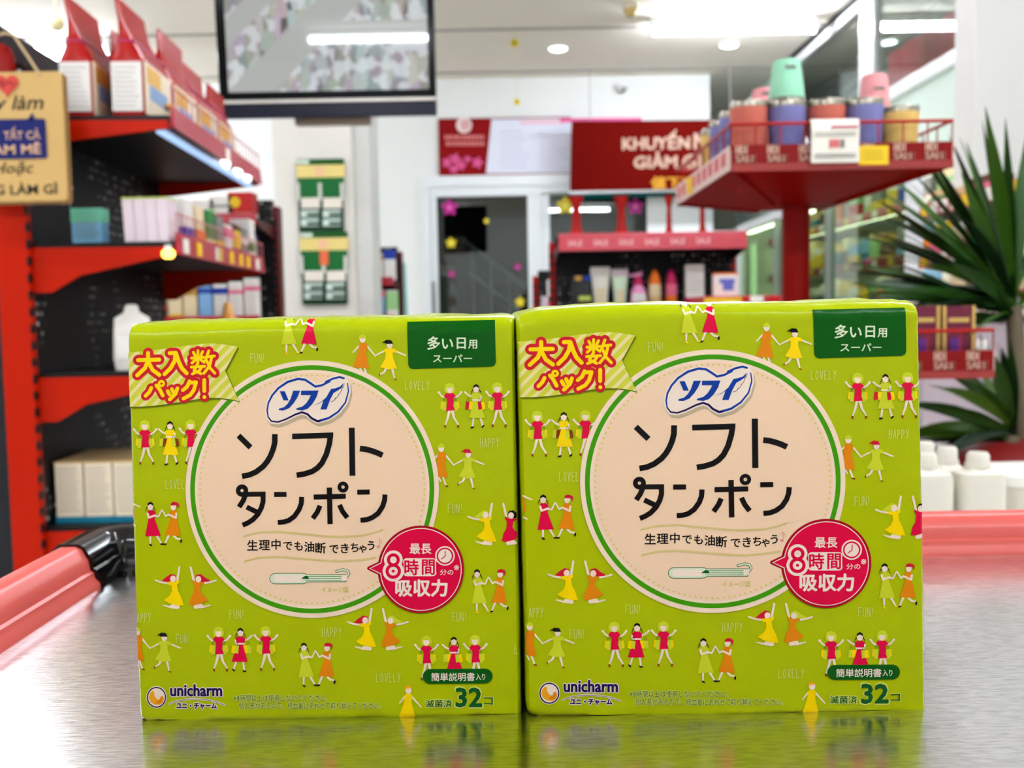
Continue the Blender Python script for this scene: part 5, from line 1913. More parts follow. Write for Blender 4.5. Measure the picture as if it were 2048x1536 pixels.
for q, (x0, x1, y) in enumerate(((889, 968, 274), (892, 970, 287))):
    mb = MB()
    x = x0
    while x < x1:
        w_ = random.uniform(3, 7)
        a0, a1 = bw(x, y - 4), bw(min(x + w_, x1), y + 4)
        mb.box(a0[0], a1[0], -0.033, -0.03, a1[1], a0[1])
        x += w_ + 2
    mb.build('lettering_row', mat('banner_dim_lettering', (226, 130, 130), 0.5), bn)
for fx, fy, fr_ in ((894, 325, .05), (910, 318, .055), (922, 330, .05), (908, 338, .045), (935, 318, .035), (955, 325, .055)):
    c_ = bw(fx, fy)
    MB().prism([(c_[0] + fr_ * (0.75 + 0.25 * math.cos(5 * a_)) * math.cos(a_), c_[1] + fr_ * (0.75 + 0.25 * math.cos(5 * a_)) * math.sin(a_)) for a_ in [2 * math.pi * k / 40 for k in range(40)]], -0.034, -0.03, 'y').build('pink_blossom', BPK, bn)

SY2 = YF - 0.35
p0, p1 = at(1141, 243, SY2), at(1480, 380, SY2)
sb = thing('sale_banner', 'deep red promotion banner with white lettering hanging right of centre', 'banner', ((p0.x + p1.x) / 2, SY2, p1.z))


def sw(x, y):
    p = at(x, y, SY2)
    return (p.x - sb.location.x, p.z - sb.location.z)


MB().prism([sw(1143, 243), sw(1500, 240), sw(1500, 376), sw(1140, 384)], -0.012, 0.0, 'y').build('backing', BDR, sb)
MB().prism([sw(1120, 236), sw(1284, 234), sw(1284, 243), sw(1120, 244)], 0.02, 0.03, 'y').build('pink_edge', BPK, sb)
MB().prism([sw(1138, 383), sw(1500, 376), sw(1500, 381), sw(1138, 388)], -0.014, 0.004, 'y').build('bottom_rod', mat('rod_grey', (150, 150, 150), 0.3, metal=0.6), sb)
SL = mat('sale_lettering', (196, 158, 136), 0.5)


def sl(body, x0, y0, x1, y1, m_, off):
    a0, a1 = sw(x0, y1), sw(x1, y0)
    vs, fs = fit_text(body, a0[0], a0[1], a1[0], a1[1], 0.0)
    mb = MB()
    for k, (dx, dz) in enumerate(((0, 0), (off, 0), (-off, 0), (0, off), (0, -off), (off, off), (-off, -off))):
        mb.add([(v[0] + dx, -0.0135 - 0.0004 * k, v[1] + dz) for v in vs], fs)
    mb.build('lettering', m_, sb)


sl('KHUYẾN', 1245, 261, 1378, 300, SL, 0.006)
sl('MÃI', 1388, 259, 1450, 298, SL, 0.006)
sl('GIẢM', 1268, 304, 1353, 337, SL, 0.006)
sl('GIÁ', 1365, 303, 1430, 336, SL, 0.006)
sl('値下げ', 1302, 353, 1392, 378, mat('sale_lettering_yellow', (206, 144, 8), 0.5), 0.005)
MB().tube([(sw(1180, 243)[0], -0.005, sw(1180, 243)[1]), (sw(1180, 243)[0], -0.005, CEIL - sb.location.z)], 0.004, 6).build('hanging_wire', mat('wire_grey', (170, 170, 170), 0.4), sb)
MB().tube([(sw(1460, 243)[0], -0.005, sw(1460, 243)[1]), (sw(1460, 243)[0], -0.005, CEIL - sb.location.z)], 0.004, 6).build('hanging_wire', mat('wire_grey', (170, 170, 170)), sb)

# flower stickers on the glass
MAG = mat('magenta_sticker', (184, 10, 130), 0.4)
YST = mat('yellow_sticker', (226, 200, 16), 0.4)
for fx, fy, r, m_, lb in ((899, 415, 17, MAG, 'large magenta flower sticker at the top left of the glass door'), (902, 486, 11, YST, 'yellow flower sticker on the left of the glass door below the magenta one'),
                          (903, 548, 8, MAG, 'small magenta flower sticker low on the left of the glass door'), (1035, 534, 8, MAG, 'small magenta flower sticker on the right of the glass door'),
                          (1040, 604, 11, YST, 'yellow flower sticker low on the right of the glass door'), (973, 442, 6, YST, 'tiny yellow sticker in the upper middle of the glass door'),
                          (1131, 411, 18, YST, 'large yellow flower sticker on the second glass pane'), (1271, 413, 17, MAG, 'large magenta flower sticker on the second glass pane')):
    p = at(fx, fy, YF - 0.012)
    rr = r / F_PX * YF
    pts = [(rr * (0.82 + 0.18 * math.cos(5 * a_)) * math.sin(a_), rr * (0.82 + 0.18 * math.cos(5 * a_)) * math.cos(a_)) for a_ in [2 * math.pi * k / 50 for k in range(50)]]
    t = thing('flower_sticker', lb, 'sticker', (p.x, YF - 0.006, p.z), group='flower stickers on the glass')
    MB().prism(pts, -0.003, 0, 'y').build('petals', m_, t)
    MB().prism(disc(0, 0, rr * 0.25, None, 16), -0.005, -0.003, 'y').build('centre', mat('sticker_centre', (236, 120, 190), 0.5) if m_ is MAG else mat('sticker_centre_y', (246, 236, 120), 0.5), t)

# white notices on the second pane
for i, (x0, x1) in enumerate(((1294, 1334), (1341, 1400), (1408, 1426))):
    p0, p1 = at(x0, 394, YF - 0.02), at(x1, 462, YF - 0.02)
    tag(MB().box(p0.x, p1.x, YF - 0.012, YF - 0.007, p1.z - 0.2, p0.z).build('paper_notice', mat('notice_white', (244, 244, 242), 0.6)), ['narrow white notice on the second glass pane, left of three', 'wide white notice on the second glass pane, middle of three', 'slim white notice on the second glass pane, right of three'][i], 'notice', 'white notices on the glass')

# --- cosmetics shelf facing the viewer, right of centre ---------------------
RY = 4.85
rx0, rx1 = at(1112, 550, RY).x, at(1462, 550, RY).x
RF = Frame((rx0, RY + 0.02, 0), -math.pi / 2)
rl = rx1 - rx0
rz_ = [0.42, at(1280, 645, RY - 0.2).z, at(1280, 484, RY - 0.34).z]
gondola('cosmetics_shelf_unit', 'red shelf unit with black pegboard and cosmetics right of centre', RF, rl, 0.34, rz_, rz_[2] + 0.03, post=REDE, brk=mat('black_bracket', (24, 14, 14), 0.4), strip=mat('pink_price_strip', (190, 58, 72), 0.3), strip_h=0.07)
RG = [o for o in COL.objects if o.name == 'cosmetics_shelf_unit'][0]
for q in range(6):
    vs, fs = fit_text('SALE', 0.04 + q * 0.115, rz_[2] - 0.012, 0.105 + q * 0.115, rz_[2] + 0.014)
    MB().add([(0.3535, v[0], v[1]) for v in vs], fs).build('strip_lettering', mat('strip_lettering_pale', (246, 206, 206), 0.5), RG)
# red tapered stands on top
for i, x in enumerate((1153, 1243, 1338, 1405)):
    p = at(x, 452, RY - 0.2)
    t = thing('display_foot', 'red tapered display foot on top of the cosmetics shelf, %s from the left' % ORD[i], 'display stand', (p.x, RY - 0.2, rz_[2]), group='red feet above the cosmetics shelf')
    hh = at(x, 392, RY - 0.2).z - rz_[2]
    s_ = 1.45 if i < 2 else 0.85
    MB().loft([(0, 0.036 * s_, 0.03), (hh * 0.12, 0.034 * s_, 0.028), (hh * 0.35, 0.015 * s_, 0.015), (hh * 0.75, 0.012 * s_, 0.012), (hh * 0.9, 0.02 * s_, 0.016), (hh, 0.024 * s_, 0.016)], 16).build('stem', REDE, t, smooth=True)
    MB().loft([(hh * 0.14, 0.026 * s_, 0.03), (hh * 0.2, 0.024 * s_, 0.03), (hh * 0.26, 0.014 * s_, 0.03)], 16, c=(0, -0.006, 0)).build('clip', ORANGE, t, smooth=True)


def rxy(x, d):
    return RF.w(d, at(x, 600, RY - d).x - rx0, 0)


def tube_pack(x, d, w, hgt, c1, c2, label, capc):
    p = rxy(x, d)
    t = thing('squeeze_tube', label, 'tube', (p.x, p.y, rz_[1]), group='squeeze tubes on the cosmetics shelf')
    hw = w / 2
    MB().loft([(0, hw * 0.55, hw * 0.5), (0.025, hw * 0.56, hw * 0.5)], 18).build('cap', cm(capc), t, smooth=True)
    MB().loft([(0.025, hw * 0.6, hw * 0.52), (hgt * 0.5, hw * 0.74, hw * 0.42), (hgt * 0.85, hw * 0.95, hw * 0.15), (hgt * 0.9, hw * 0.98, hw * 0.06)], 22).build('body', cm(c1) if isinstance(c1, str) else c1, t, smooth=True)
    MB().loft([(hgt * 0.86, hw * 0.99, hw * 0.12), (hgt * 0.93, hw * 1.02, hw * 0.07), (hgt, hw * 0.96, hw * 0.04)], 22, p=3).build('crimp', cm(c2), t, smooth=True)
    MB().loft([(hgt * 0.3, hw * 0.35, hw * 0.46), (hgt * 0.62, hw * 0.4, hw * 0.37)], 16, c=(0, -0.01, 0)).build('label', cm('cream'), t, smooth=True)


tube_pack(1202, 0.16, 0.094, 0.262, mat('tube_ivory', (226, 224, 208), 0.4), 'white', 'tall ivory squeeze tube standing on its cap on the cosmetics shelf', 'white')
tube_pack(1241, 0.16, 0.078, 0.25, mat('tube_pale_green', (206, 228, 196), 0.4), 'lilac', 'pale green squeeze tube standing on its cap on the cosmetics shelf', 'pale green')
p = rxy(1164, 0.16)
t = thing('shampoo_refill', 'black and beige refill pouch with lime patch on the cosmetics shelf', 'pouch', (p.x, p.y, rz_[1]))
MB().loft([(0, 0.05, 0.028), (0.02, 0.052, 0.03), (0.15, 0.05, 0.02), (0.2, 0.046, 0.008), (0.225, 0.044, 0.003)], 22, p=4).build('pouch', cm('black'), t, smooth=True)
MB().box(-0.04, 0.04, -0.034, -0.024, 0.015, 0.085).build('beige_label', cm('beige'), t, bevel=0.002)
MB().box(-0.015, 0.042, -0.036, -0.024, 0.105, 0.128).build('lime_patch', mat('lime_card', (170, 200, 50)), t, bevel=0.002)
MB().box(-0.03, 0.0, -0.022, -0.006, 0.2, 0.222).build('gold_corner', cm('gold'), t)
MB().box(0.012, 0.042, -0.02, -0.006, 0.2, 0.222).build('blue_corner', cm('blue'), t)
p = rxy(1278, 0.16)
t = thing('pump_bottle', 'pink pump bottle with white label on the cosmetics shelf', 'bottle', (p.x, p.y, rz_[1]))
PKB = mat('pink_bottle', (240, 150, 200), 0.35)
MB().loft([(0, 0.040, 0.028), (0.01, 0.043, 0.03), (0.06, 0.04, 0.028), (0.075, 0.036, 0.026), (0.09, 0.04, 0.028), (0.15, 0.034, 0.024), (0.175, 0.018, 0.015)], 22, p=2.5).build('body', PKB, t, smooth=True)
MB().box(-0.032, 0.032, -0.034, -0.022, 0.095, 0.135).build('label', cm('white'), t, bevel=0.004)
MB().loft([(0.175, 0.024, 0.02), (0.2, 0.02, 0.016), (0.215, 0.008, 0.008), (0.22, 0.008, 0.008)], 16).build('collar', cm('magenta'), t, smooth=True)
MB().prism([(-0.045, 0.215), (-0.04, 0.224), (0.014, 0.236), (0.018, 0.218), (-0.03, 0.214)], -0.01, 0.01, 'y').build('pump_nozzle', PKB, t, bevel=0.002)


def bottle(x, d, r, hgt, c1, c2, c3, label):
    p = rxy(x, d)
    t = thing('lotion_bottle', label, 'bottle', (p.x, p.y, rz_[1]), group='slim bottles on the cosmetics shelf')
    MB().loft([(0, r * 0.95, r * 0.9), (0.008, r, r), (hgt * 0.55, r, r)], 20).build('body', cm(c1), t, smooth=True)
    MB().loft([(hgt * 0.5, r * 1.01, r * 1.01), (hgt * 0.72, r * 0.98, r * 0.98)], 20).build('label', cm(c2), t, smooth=True)
    MB().loft([(hgt * 0.72, r * 0.96, r * 0.96), (hgt * 0.85, r * 0.8, r * 0.8), (hgt * 0.96, r * 0.45, r * 0.45), (hgt, r * 0.25, r * 0.25)], 20).build('cap', cm(c3), t, smooth=True)


bottle(1311, 0.16, 0.030, 0.245, 'beige', 'cream', 'orange', 'beige lotion bottle with orange pointed cap on the cosmetics shelf')
bottle(1344, 0.16, 0.027, 0.245, 'orange', 'pink', 'magenta', 'pink and orange lotion bottle with pointed cap on the cosmetics shelf')
p = rxy(1390, 0.16)
t = carton('cream_carton', 'white carton with crimson foot standing on the cosmetics shelf', (p.x, p.y, rz_[1] + 0.055), (0.085, 0.05, 0.21), 'white', ('magenta', 0.0, 0.27), 0, lines=True)
MB().box(-0.05, 0.05, -0.03, 0.03, -0.055, 0.0).build('stand', cm('white'), t, bevel=0.003)
p = rxy(1372, 0.30)
t = thing('cream_jar', 'low white cream jar at the front of the cosmetics shelf', 'jar', (p.x, p.y, rz_[1]))
MB().loft([(0, 0.034, 0.034), (0.03, 0.040, 0.040)], 22).build('jar', cm('pink'), t, smooth=True)
MB().loft([(0.03, 0.042, 0.042), (0.055, 0.042, 0.042), (0.06, 0.036, 0.036)], 22).build('lid', cm('white'), t, smooth=True)
# small end stand with a blue printed carton
EY2 = 4.2
p = at(1452, 592, EY2)
t = thing('promo_stand', 'low pink and yellow promotion stand right of the cosmetics shelf', 'display stand', (p.x, EY2, 0))
w0, w1 = at(1408, 600, EY2).x - p.x, at(1604, 600, EY2).x - p.x
MB().box(w0, w1, 0, 0.28, 0, p.z - 0.03).build('body', cm('red'), t, bevel=0.004)
MB().box(w0, w1 * 0.2, -0.012, 0.0, p.z - 0.05, p.z - 0.008).build('yellow_edge', cm('yellow'), t, bevel=0.002)
MB().box(w0, w1, -0.006, 0.28, p.z - 0.03, p.z).build('top_tray', mat('pink_price_strip', (222, 88, 104)), t, bevel=0.003)
for q in range(4):
    a0 = w0 + (w1 - w0) * (0.3 + q * 0.17)
    MB().box(a0, a0 + (w1 - w0) * 0.13, -0.01, -0.005, p.z - 0.028, p.z - 0.002).build('price_tag', TAGW if q % 2 else cm('red'), t)
p2_ = at(1450, 592, EY2 + 0.12)
c_ = carton('soap_carton', 'white carton with blue print on the promotion stand', (p2_.x, EY2 + 0.12, p.z), (0.098, 0.06, 0.10), 'white', ('orange', 0.93, 1.001), 0)
MB().box(-0.03, 0.035, -0.0325, -0.03, 0.055, 0.075).build('blue_print', mat('print_violet_blue', (96, 106, 190), 0.5), c_)
MB().box(-0.015, 0.03, -0.0325, -0.03, 0.025, 0.055).build('blue_print', mat('print_violet_blue', (96, 106, 190)), c_)
# dark red shelf end left of the cosmetics shelf
LY = 5.6
p0, p1 = at(1076, 552, LY), at(1112, 640, LY)
LE = Frame((p0.x, LY, 0), -math.pi / 2)
gondola('rear_shelf_unit', 'dark red shelf end peeking out left of the cosmetics shelf', LE, p1.x - p0.x + 0.3, 0.25, [0.5, p1.z - 0.02], p0.z, post=REDE, brk=DARKR)
for i, (x, c, hgt) in enumerate(((1092, 'lilac', .15), (1104, 'white', .24))):
    q = at(x, 600, LY - 0.15)
    carton('boxed_soap', '%s carton on the shelf end left of the cosmetics shelf' % c, (q.x, LY - 0.15, p1.z - 0.02), (0.05, 0.06, hgt), c, ('pink', .2, .5), 0, group='cartons on the rear shelf end')

# --- cup display stand ------------------------------------------------------
TY_ = 2.0
CUPX0, CUPX1 = at(1462, 300, TY_).x, at(1904, 300, TY_).x
zb, zs, zr = at(1680, 337, TY_).z, at(1680, 287, TY_).z, at(1680, 245, TY_).z
TYB = TY_ * 1.316
PCX, PCY = (CUPX0 + CUPX1) / 2, (TY_ + TYB) / 2
st = thing('tiered_display_stand', 'red tiered display stand with wire-railed trays carrying cups', 'display stand', (PCX, PCY, 0))
STANDR = mat('stand_red_enamel', (138, 7, 2), 0.4, var=0.04, spec=0.1)
STRIPF = mat('sale_strip_red', (128, 10, 10), 0.35, var=0.04, spec=0.15)
STRIPS = mat('sale_strip_pale', (222, 190, 180), 0.35, var=0.05)
WIRE = mat('red_wire', (170, 14, 6), 0.3)
SLET = mat('sale_strip_lettering', (226, 190, 168), 0.5)


def tray(x0, x1, y0, y1, z0, z1, zw, deep, lower=False):
    X0, X1, Y0, Y1 = x0 - PCX, x1 - PCX, y0 - PCY, y1 - PCY
    MB().box(X0 + 0.004, X1 - 0.004, Y0 + 0.004, Y1 - 0.004, z0 + 0.004, z0 + 0.010).build('tray_floor', STANDR, st)
    # folded pyramid underside
    mb = MB()
    k = 0.07
    vs = [(X0, Y0, z0 + 0.004), (X1, Y0, z0 + 0.004), (X1, Y1, z0 + 0.004), (X0, Y1, z0 + 0.004), (-k, -k, z0 - deep), (k, -k, z0 - deep), (k, k, z0 - deep), (-k, k, z0 - deep)]
    mb.add(vs, [(0, 1, 5, 4), (1, 2, 6, 5), (2, 3, 7, 6), (3, 0, 4, 7), (4, 5, 6, 7)])
    mb.build('pyramid_underside', STANDR, st)
    for i in range(4):
        MB().tube([Vector(vs[i]) + Vector((0, 0, -0.002)), Vector(vs[4 + i]) + Vector((0, 0, -0.002))], 0.004, 6).build('fold_rib', STANDR, st)
    for nm, a, b, c, d, m_ in (('front_strip', X0, X1, Y0 - 0.004, Y0, STRIPF), ('back_strip', X0, X1, Y1, Y1 + 0.004, STRIPF)):
        s_ = MB().box(a, b, c, d, z0, z1).build(nm, m_, st, bevel=0.001)
        MB().box(a, b, c - 0.004, d, z0 - 0.003, z0 + 0.012).build('strip_lip', mat('strip_lip_rose', (150, 50, 46), 0.35), s_)
        if nm == 'front_strip':
            n = 7 if not lower else 9
            for q in range(n):
                xa = a + (b - a) * (0.02 + q / n)
                w_ = (b - a) / n * 0.62
                for body, f0, f1, ww in (('HOT', 0.62, 0.98, 0.62), ('SALE', 0.30, 0.58, 1.0)):
                    vs_, fs_ = fit_text(body, xa, z0 + (z1 - z0) * f0, xa + w_ * ww, z0 + (z1 - z0) * f1)
                    m2 = MB()
                    for dx in (-0.0006, 0.0006):
                        m2.add([(v[0] + dx, c - 0.0008, v[1]) for v in vs_], fs_)
                    m2.build('strip_lettering', SLET, s_)
    for nm, a in (('left_strip', X0), ('right_strip', X1)):
        sg_ = -1 if nm == 'left_strip' else 1
        s_ = MB().box(min(a, a + sg_ * 0.004), max(a, a + sg_ * 0.004), Y0, Y1, z0, z1).build(nm, STRIPS, st, bevel=0.001)
        if sg_ < 0:
            mb = MB()
            for q in range(9):
                ya = Y0 + (Y1 - Y0) * (0.05 + q / 9.5)
                mb.box(a - 0.0052, a - 0.004, ya, ya + 0.04, z0 + 0.014, z1 - 0.008)
            mb.build('strip_print', mat('strip_rose_print', (206, 92, 96), 0.5), s_)['kind'] = 'stuff'
            MB().box(a - 0.006, a - 0.004, Y0 + (Y1 - Y0) * 0.62, Y0 + (Y1 - Y0) * 0.74, z0 + 0.006, z1 - 0.004).build('price_tag', TAGY, s_)
    ring = [(X0, Y0, zw), (X1, Y0, zw), (X1, Y1, zw), (X0, Y1, zw), (X0, Y0, zw)]
    for i in range(4):
        MB().tube([ring[i], ring[i + 1]], 0.0035, 8).build('wire_rail', WIRE, st, smooth=True)
    mb = MB()
    n = 9
    for i in range(n + 1):
        x = X0 + (X1 - X0) * i / n
        for y in (Y0, Y1):
            mb.tube([(x, y, z1 - 0.01), (x, y, zw)], 0.0016, 5)
        y = Y0 + (Y1 - Y0) * i / n
        for xx in (X0, X1):
            mb.tube([(xx, y, z1 - 0.01), (xx, y, zw)], 0.0016, 5)
    mb.build('wire_uprights', WIRE, st)['kind'] = 'stuff'


tray(CUPX0, CUPX1, TY_, TYB, zb, zs, zr, 0.042)
LX1 = at(1986, 700, TY_ - 0.03).x
tray(2 * PCX - LX1, LX1, TY_ - 0.03, TYB + 0.03, at(1900, 752, TY_).z, at(1900, 700, TY_).z, at(1900, 661, TY_).z, 0.012, True)
MB().loft([(0.05, 0.031, 0.031), (zb - 0.04, 0.031, 0.031)], 24).build('pole', STANDR, st, smooth=True)
MB().loft([(0, 0.24, 0.24), (0.015, 0.24, 0.24), (0.05, 0.05, 0.05)], 32).build('foot', STANDR, st, smooth=True)
# paper tags clipped over the front of the tray
pa, pb = at(1622, 238, TY_ - 0.012), at(1716, 325, TY_ - 0.012)
t = thing('paper_flyer', 'white paper flyer draped over the front rail of the cup tray', 'flyer', ((pa.x + pb.x) / 2, TY_ - 0.012, pb.z))
hh = pa.z - pb.z
mb = MB()
fy = [(-0.004, 0), (-0.0045, hh * 0.4), (-0.006, hh * 0.75), (-0.002, hh * 0.97), (0.004, hh), (0.010, hh * 0.96), (0.0095, hh * 0.955), (0.004, hh - 0.0006), (-0.0012, hh * 0.965), (-0.0055, hh * 0.745), (-0.004, hh * 0.4), (-0.0035, 0)]
mb.prism(fy, -0.047, 0.047, 'x')
mb.build('sheet', mat('flyer_paper', (236, 230, 218), 0.6), t)
MB().box(-0.008, 0.044, -0.0075, -0.0055, hh * 0.78, hh * 0.82).build('magenta_rule', cm('magenta'), t)
MB().box(-0.012, 0.008, -0.0062, -0.0045, hh * 0.34, hh * 0.52).build('red_mark', mat('flyer_rose', (206, 110, 110), 0.5), t)
MB().box(0.01, 0.018, -0.0062, -0.0045, hh * 0.34, hh * 0.52).build('grey_mark', cm('grey'), t)
mb = MB()
for z in (0.12, 0.18, 0.6, 0.66):
    mb.box(-0.04, 0.04, -0.0064, -0.0048, hh * z, hh * z + 0.0015)
mb.build('text_lines', cm('grey'), t)
pa, pb = at(1718, 292, TY_ - 0.01), at(1777, 329, TY_ - 0.01)
t = thing('yellow_price_card', 'yellow price card clipped to the cup tray beside the white flyer', 'price card', ((pa.x + pb.x) / 2, TY_ - 0.0065, pb.z))
w_ = (pb.x - pa.x) / 2
MB().box(-w_, w_, -0.004, 0, 0, pa.z - pb.z).build('card', TAGY, t, bevel=0.0005)
mb = MB()
for z in (0.3, 0.5, 0.7):
    mb.box(-w_ * 0.7, w_ * 0.6, -0.0046, -0.004, (pa.z - pb.z) * z, (pa.z - pb.z) * z + 0.002)
mb.build('price_print', mat('price_print_olive', (170, 150, 40), 0.6), t)

CUPST = mat('cup_steel_rim', (150, 143, 130), 0.28, metal=1.0)
CSAL, CLAV, CBEI, CMIN, CPNK = (mat('cup_salmon', (200, 102, 86), 0.4), mat('cup_lavender', (120, 120, 176), 0.4), mat('cup_beige', (222, 186, 106), 0.4), mat('cup_mint', (150, 212, 178), 0.4), mat('cup_pink', (230, 150, 152), 0.4))


def cup(pos, m_, label, inverted=False, r=0.036, hgt=0.075):
    t = thing('steel_cup', label, 'cup', pos, 0, 'coloured cups on the red stand')
    if inverted:
        MB().loft([(0, r, r), (hgt * 0.06, r * 0.99, r * 0.99), (hgt * 0.92, r * 0.76, r * 0.76), (hgt * 0.985, r * 0.70, r * 0.70), (hgt, r * 0.55, r * 0.55)], 28).build('body', m_, t, smooth=True)
        MB().loft([(-0.004, r * 0.98, r * 0.98), (0.003, r * 1.02, r * 1.02)], 28).build('steel_rim', CUPST, t, smooth=True)
        mb = MB()
        for q in range(5):
            a_ = -math.pi / 2 + 0.05 + (q - 2) * 0.16
            rr = r * 0.805
            mb.box(rr * math.cos(a_) - 0.002, rr * math.cos(a_) + 0.002, rr * math.sin(a_) - 0.0016, rr * math.sin(a_) + 0.001, hgt * 0.72, hgt * 0.72 + random.uniform(0.004, 0.009))
        mb.build('printed_mark', cm('grey'), t)
    else:
        MB().loft([(0, r * 0.78, r * 0.78), (0.004, r * 0.82, r * 0.82), (hgt * 0.92, r, r)], 28).build('body', m_, t, smooth=True)
        # rolled steel mouth, open
        sec = [(hgt * 0.92, r), (hgt, r * 1.01), (hgt + 0.002, r * 0.98), (hgt * 0.86, r * 0.93), (hgt * 0.3, r * 0.8)]
        MB().loft([(z, q, q) for z, q in sec], 28, cap=False).build('steel_mouth', CUPST, t, smooth=True)
        mb = MB()
        for q in range(6):
            a_ = 2 * math.pi * q / 6 + 0.4
            mb.loft([(hgt - 0.002, 0.005, 0.005), (hgt + 0.003, 0.0045, 0.0045), (hgt + 0.0045, 0.002, 0.002)], 8, c=(r * 0.9 * math.cos(a_), r * 0.9 * math.sin(a_), 0))
        mb.build('rim_glint_bead', CUPST, t, smooth=True)['kind'] = 'stuff'  # small beads shaped to imitate highlights along the steel rim
    return t


ztr = zb + 0.010
hcup = at(1570, 208, TY_ + 0.06).z - ztr
CY_ = TY_ + 0.055
for x, m_, nm in ((1497, CSAL, 'salmon cup at the left front corner of the red tray'), (1573, CLAV, 'lavender cup under the mint tumbler in the front row'), (1652, CSAL, 'salmon cup behind the white flyer in the front row'),
                  (1728, CLAV, 'lavender cup right of the white flyer in the front row'), (1798, CBEI, 'beige cup at the right end of the front row')):
    p = at(x, 300, CY_)
    cup((p.x, CY_, ztr), m_, nm, hgt=hcup if m_ is not CBEI else hcup - 0.016, r=0.0385)
for i, (m_, nm) in enumerate(((CLAV, 'lavender cup on the left edge of the red tray, second row'), (CLAV, 'lavender cup on the left edge of the red tray, third row'), (CBEI, 'beige cup on the left edge of the red tray, last row'))):
    cup((CUPX0 + 0.046, CY_ + 0.10 + i * 0.10, ztr), m_, nm, hgt=hcup, r=0.038)
for x, yb, yt, m_, nm, dy in ((1573, 210, 121, CMIN, 'mint tumbler turned upside down on the cups', 0.03), (1748, 232, 150, CPNK, 'pink tumbler turned upside down near the right of the tray', 0.07), (1528, 215, 178, CPNK, 'pink tumbler turned upside down behind the mint one', 0.2)):
    Yc = CY_ + dy
    p, q = at(x, yb, Yc), at(x, yt, Yc)
    if nm.startswith('mint'):
        z0 = ztr + hcup + 0.010
        cup((p.x, Yc, z0), m_, nm, True, r=0.037, hgt=q.z - z0)
    else:
        z0 = ztr + hcup + 0.010 if dy > 0.1 else ztr + 0.07
        cup((p.x, Yc, z0), m_, nm, True, r=0.033 if dy > 0.1 else 0.036, hgt=q.z - z0)
# supporting cups under the two rear tumblers
p = at(1748, 232, CY_ + 0.07)
cup((p.x, CY_ + 0.078, ztr), CSAL, 'salmon cup hidden under the pink tumbler', hgt=0.06, r=0.033)
p = at(1528, 215, CY_ + 0.2)
cup((p.x, CY_ + 0.2, ztr), CSAL, 'salmon cup under the rear pink tumbler', hgt=hcup, r=0.035)

# gift boxes in the lower tray
MARO = mat('maroon_gift_card', (104, 26, 52), 0.4)
GOLDP = mat('gold_card_edge', (206, 170, 96), 0.35, metal=0.4)
zlow = at(1900, 752, TY_).z + 0.010
for i, (x0, x1) in enumerate(((1838, 1868), (1880, 1938))):
    a0, a1 = at(x0, 660, TY_ + 0.05), at(x1, 612, TY_ + 0.05)
    w_ = max(a1.x - a0.x, 0.05)
    xc = a1.x - w_ / 2
    t = thing('gift_box', ['maroon and gold gift box half hidden behind the right pack', 'maroon and gold gift box in the lower tray beside the plant'][i], 'box', (xc, TY_ + 0.05, zlow), group='maroon gift boxes')
    hh = a1.z - zlow
    MB().box(-w_ / 2, w_ / 2, -0.02, 0.03, 0, hh).build('body', MARO, t, bevel=0.001)
    for sx in (-1, 1):
        MB().box(sx * w_ / 2 - 0.003, sx * w_ / 2 + 0.003, -0.022, 0.031, 0, hh + 0.001).build('gold_edge', GOLDP, t)
    MB().box(-w_ * 0.35, w_ * 0.35, -0.0215, -0.02, hh * 0.75, hh * 0.82).build('gold_lettering', GOLDP, t)
    MB().box(-w_ * 0.3, w_ * 0.1, -0.0215, -0.02, hh * 0.2, hh * 0.5).build('violet_panel', cm('purple'), t)
for i, x in enumerate((1952, 1968)):
    p = at(x, 690, TY_ + 0.06)
    t = thing('small_vial', ['clear small vial in the lower tray, left of two', 'clear small vial in the lower tray, right of two'][i], 'bottle', (p.x, TY_ + 0.06, zlow), group='vials in the lower tray')
    MB().loft([(0, 0.007, 0.007), (0.04, 0.007, 0.007), (0.048, 0.004, 0.004)], 12).build('vial', mat('pale_vial', (210, 214, 208), 0.15), t, smooth=True)
    MB().loft([(0.048, 0.005, 0.005), (0.06, 0.005, 0.005)], 12).build('cap', WHITEP, t, smooth=True)

# --- glass cabinet along the right wall -------------------------------------
KX = 1.65
KY0, KY1 = 4.12, 7.2
ktop = at(1482, 452, KY1).z
kb = thing('glass_cabinet', 'long white-framed glass cabinet with red price strips along the right wall', 'cabinet', (KX, (KY0 + KY1) / 2, 0))
KO = Vector(kb.location)


def kbuild(mb, nm, m_, **kw):
    o = mb.build(nm, m_, kb, **kw)
    o.location = -KO
    return o


for y, w_ in ((KY0, 0.07), (KY1, 0.06), (5.2, 0.02), (6.2, 0.02)):
    kbuild(MB().box(KX - 0.02, KX + 0.03, y - w_ / 2, y + w_ / 2, 0, ktop if w_ > 0.03 else ktop - 0.04), 'frame_post', WFRAME if w_ > 0.03 else mat('grey_mullion', (130, 140, 134), 0.4), bevel=0.003)
kbuild(MB().box(KX - 0.02, KX + 0.03, KY0, KY1, ktop - 0.05, ktop), 'top_rail', WFRAME, bevel=0.003)
kbuild(MB().box(KX - 0.02, KX + 0.03, KY0, KY1, 0.0, 0.25), 'base_rail', WFRAME, bevel=0.003)
for a0, a1 in ((KY0, 5.2), (5.2, 6.2), (6.2, KY1)):
    kbuild(MB().box(KX, KX + 0.006, a0 + 0.03, a1 - 0.03, 0.25, ktop - 0.05), 'pane', glass_mat('cabinet_glass', (216, 230, 214), 0.09))
kbuild(MB().box(KX + 0.62, KX + 0.65, KY0, KY1, 0.0, ktop), 'back_board', mat('cabinet_back_green', (206, 214, 190), 0.6))
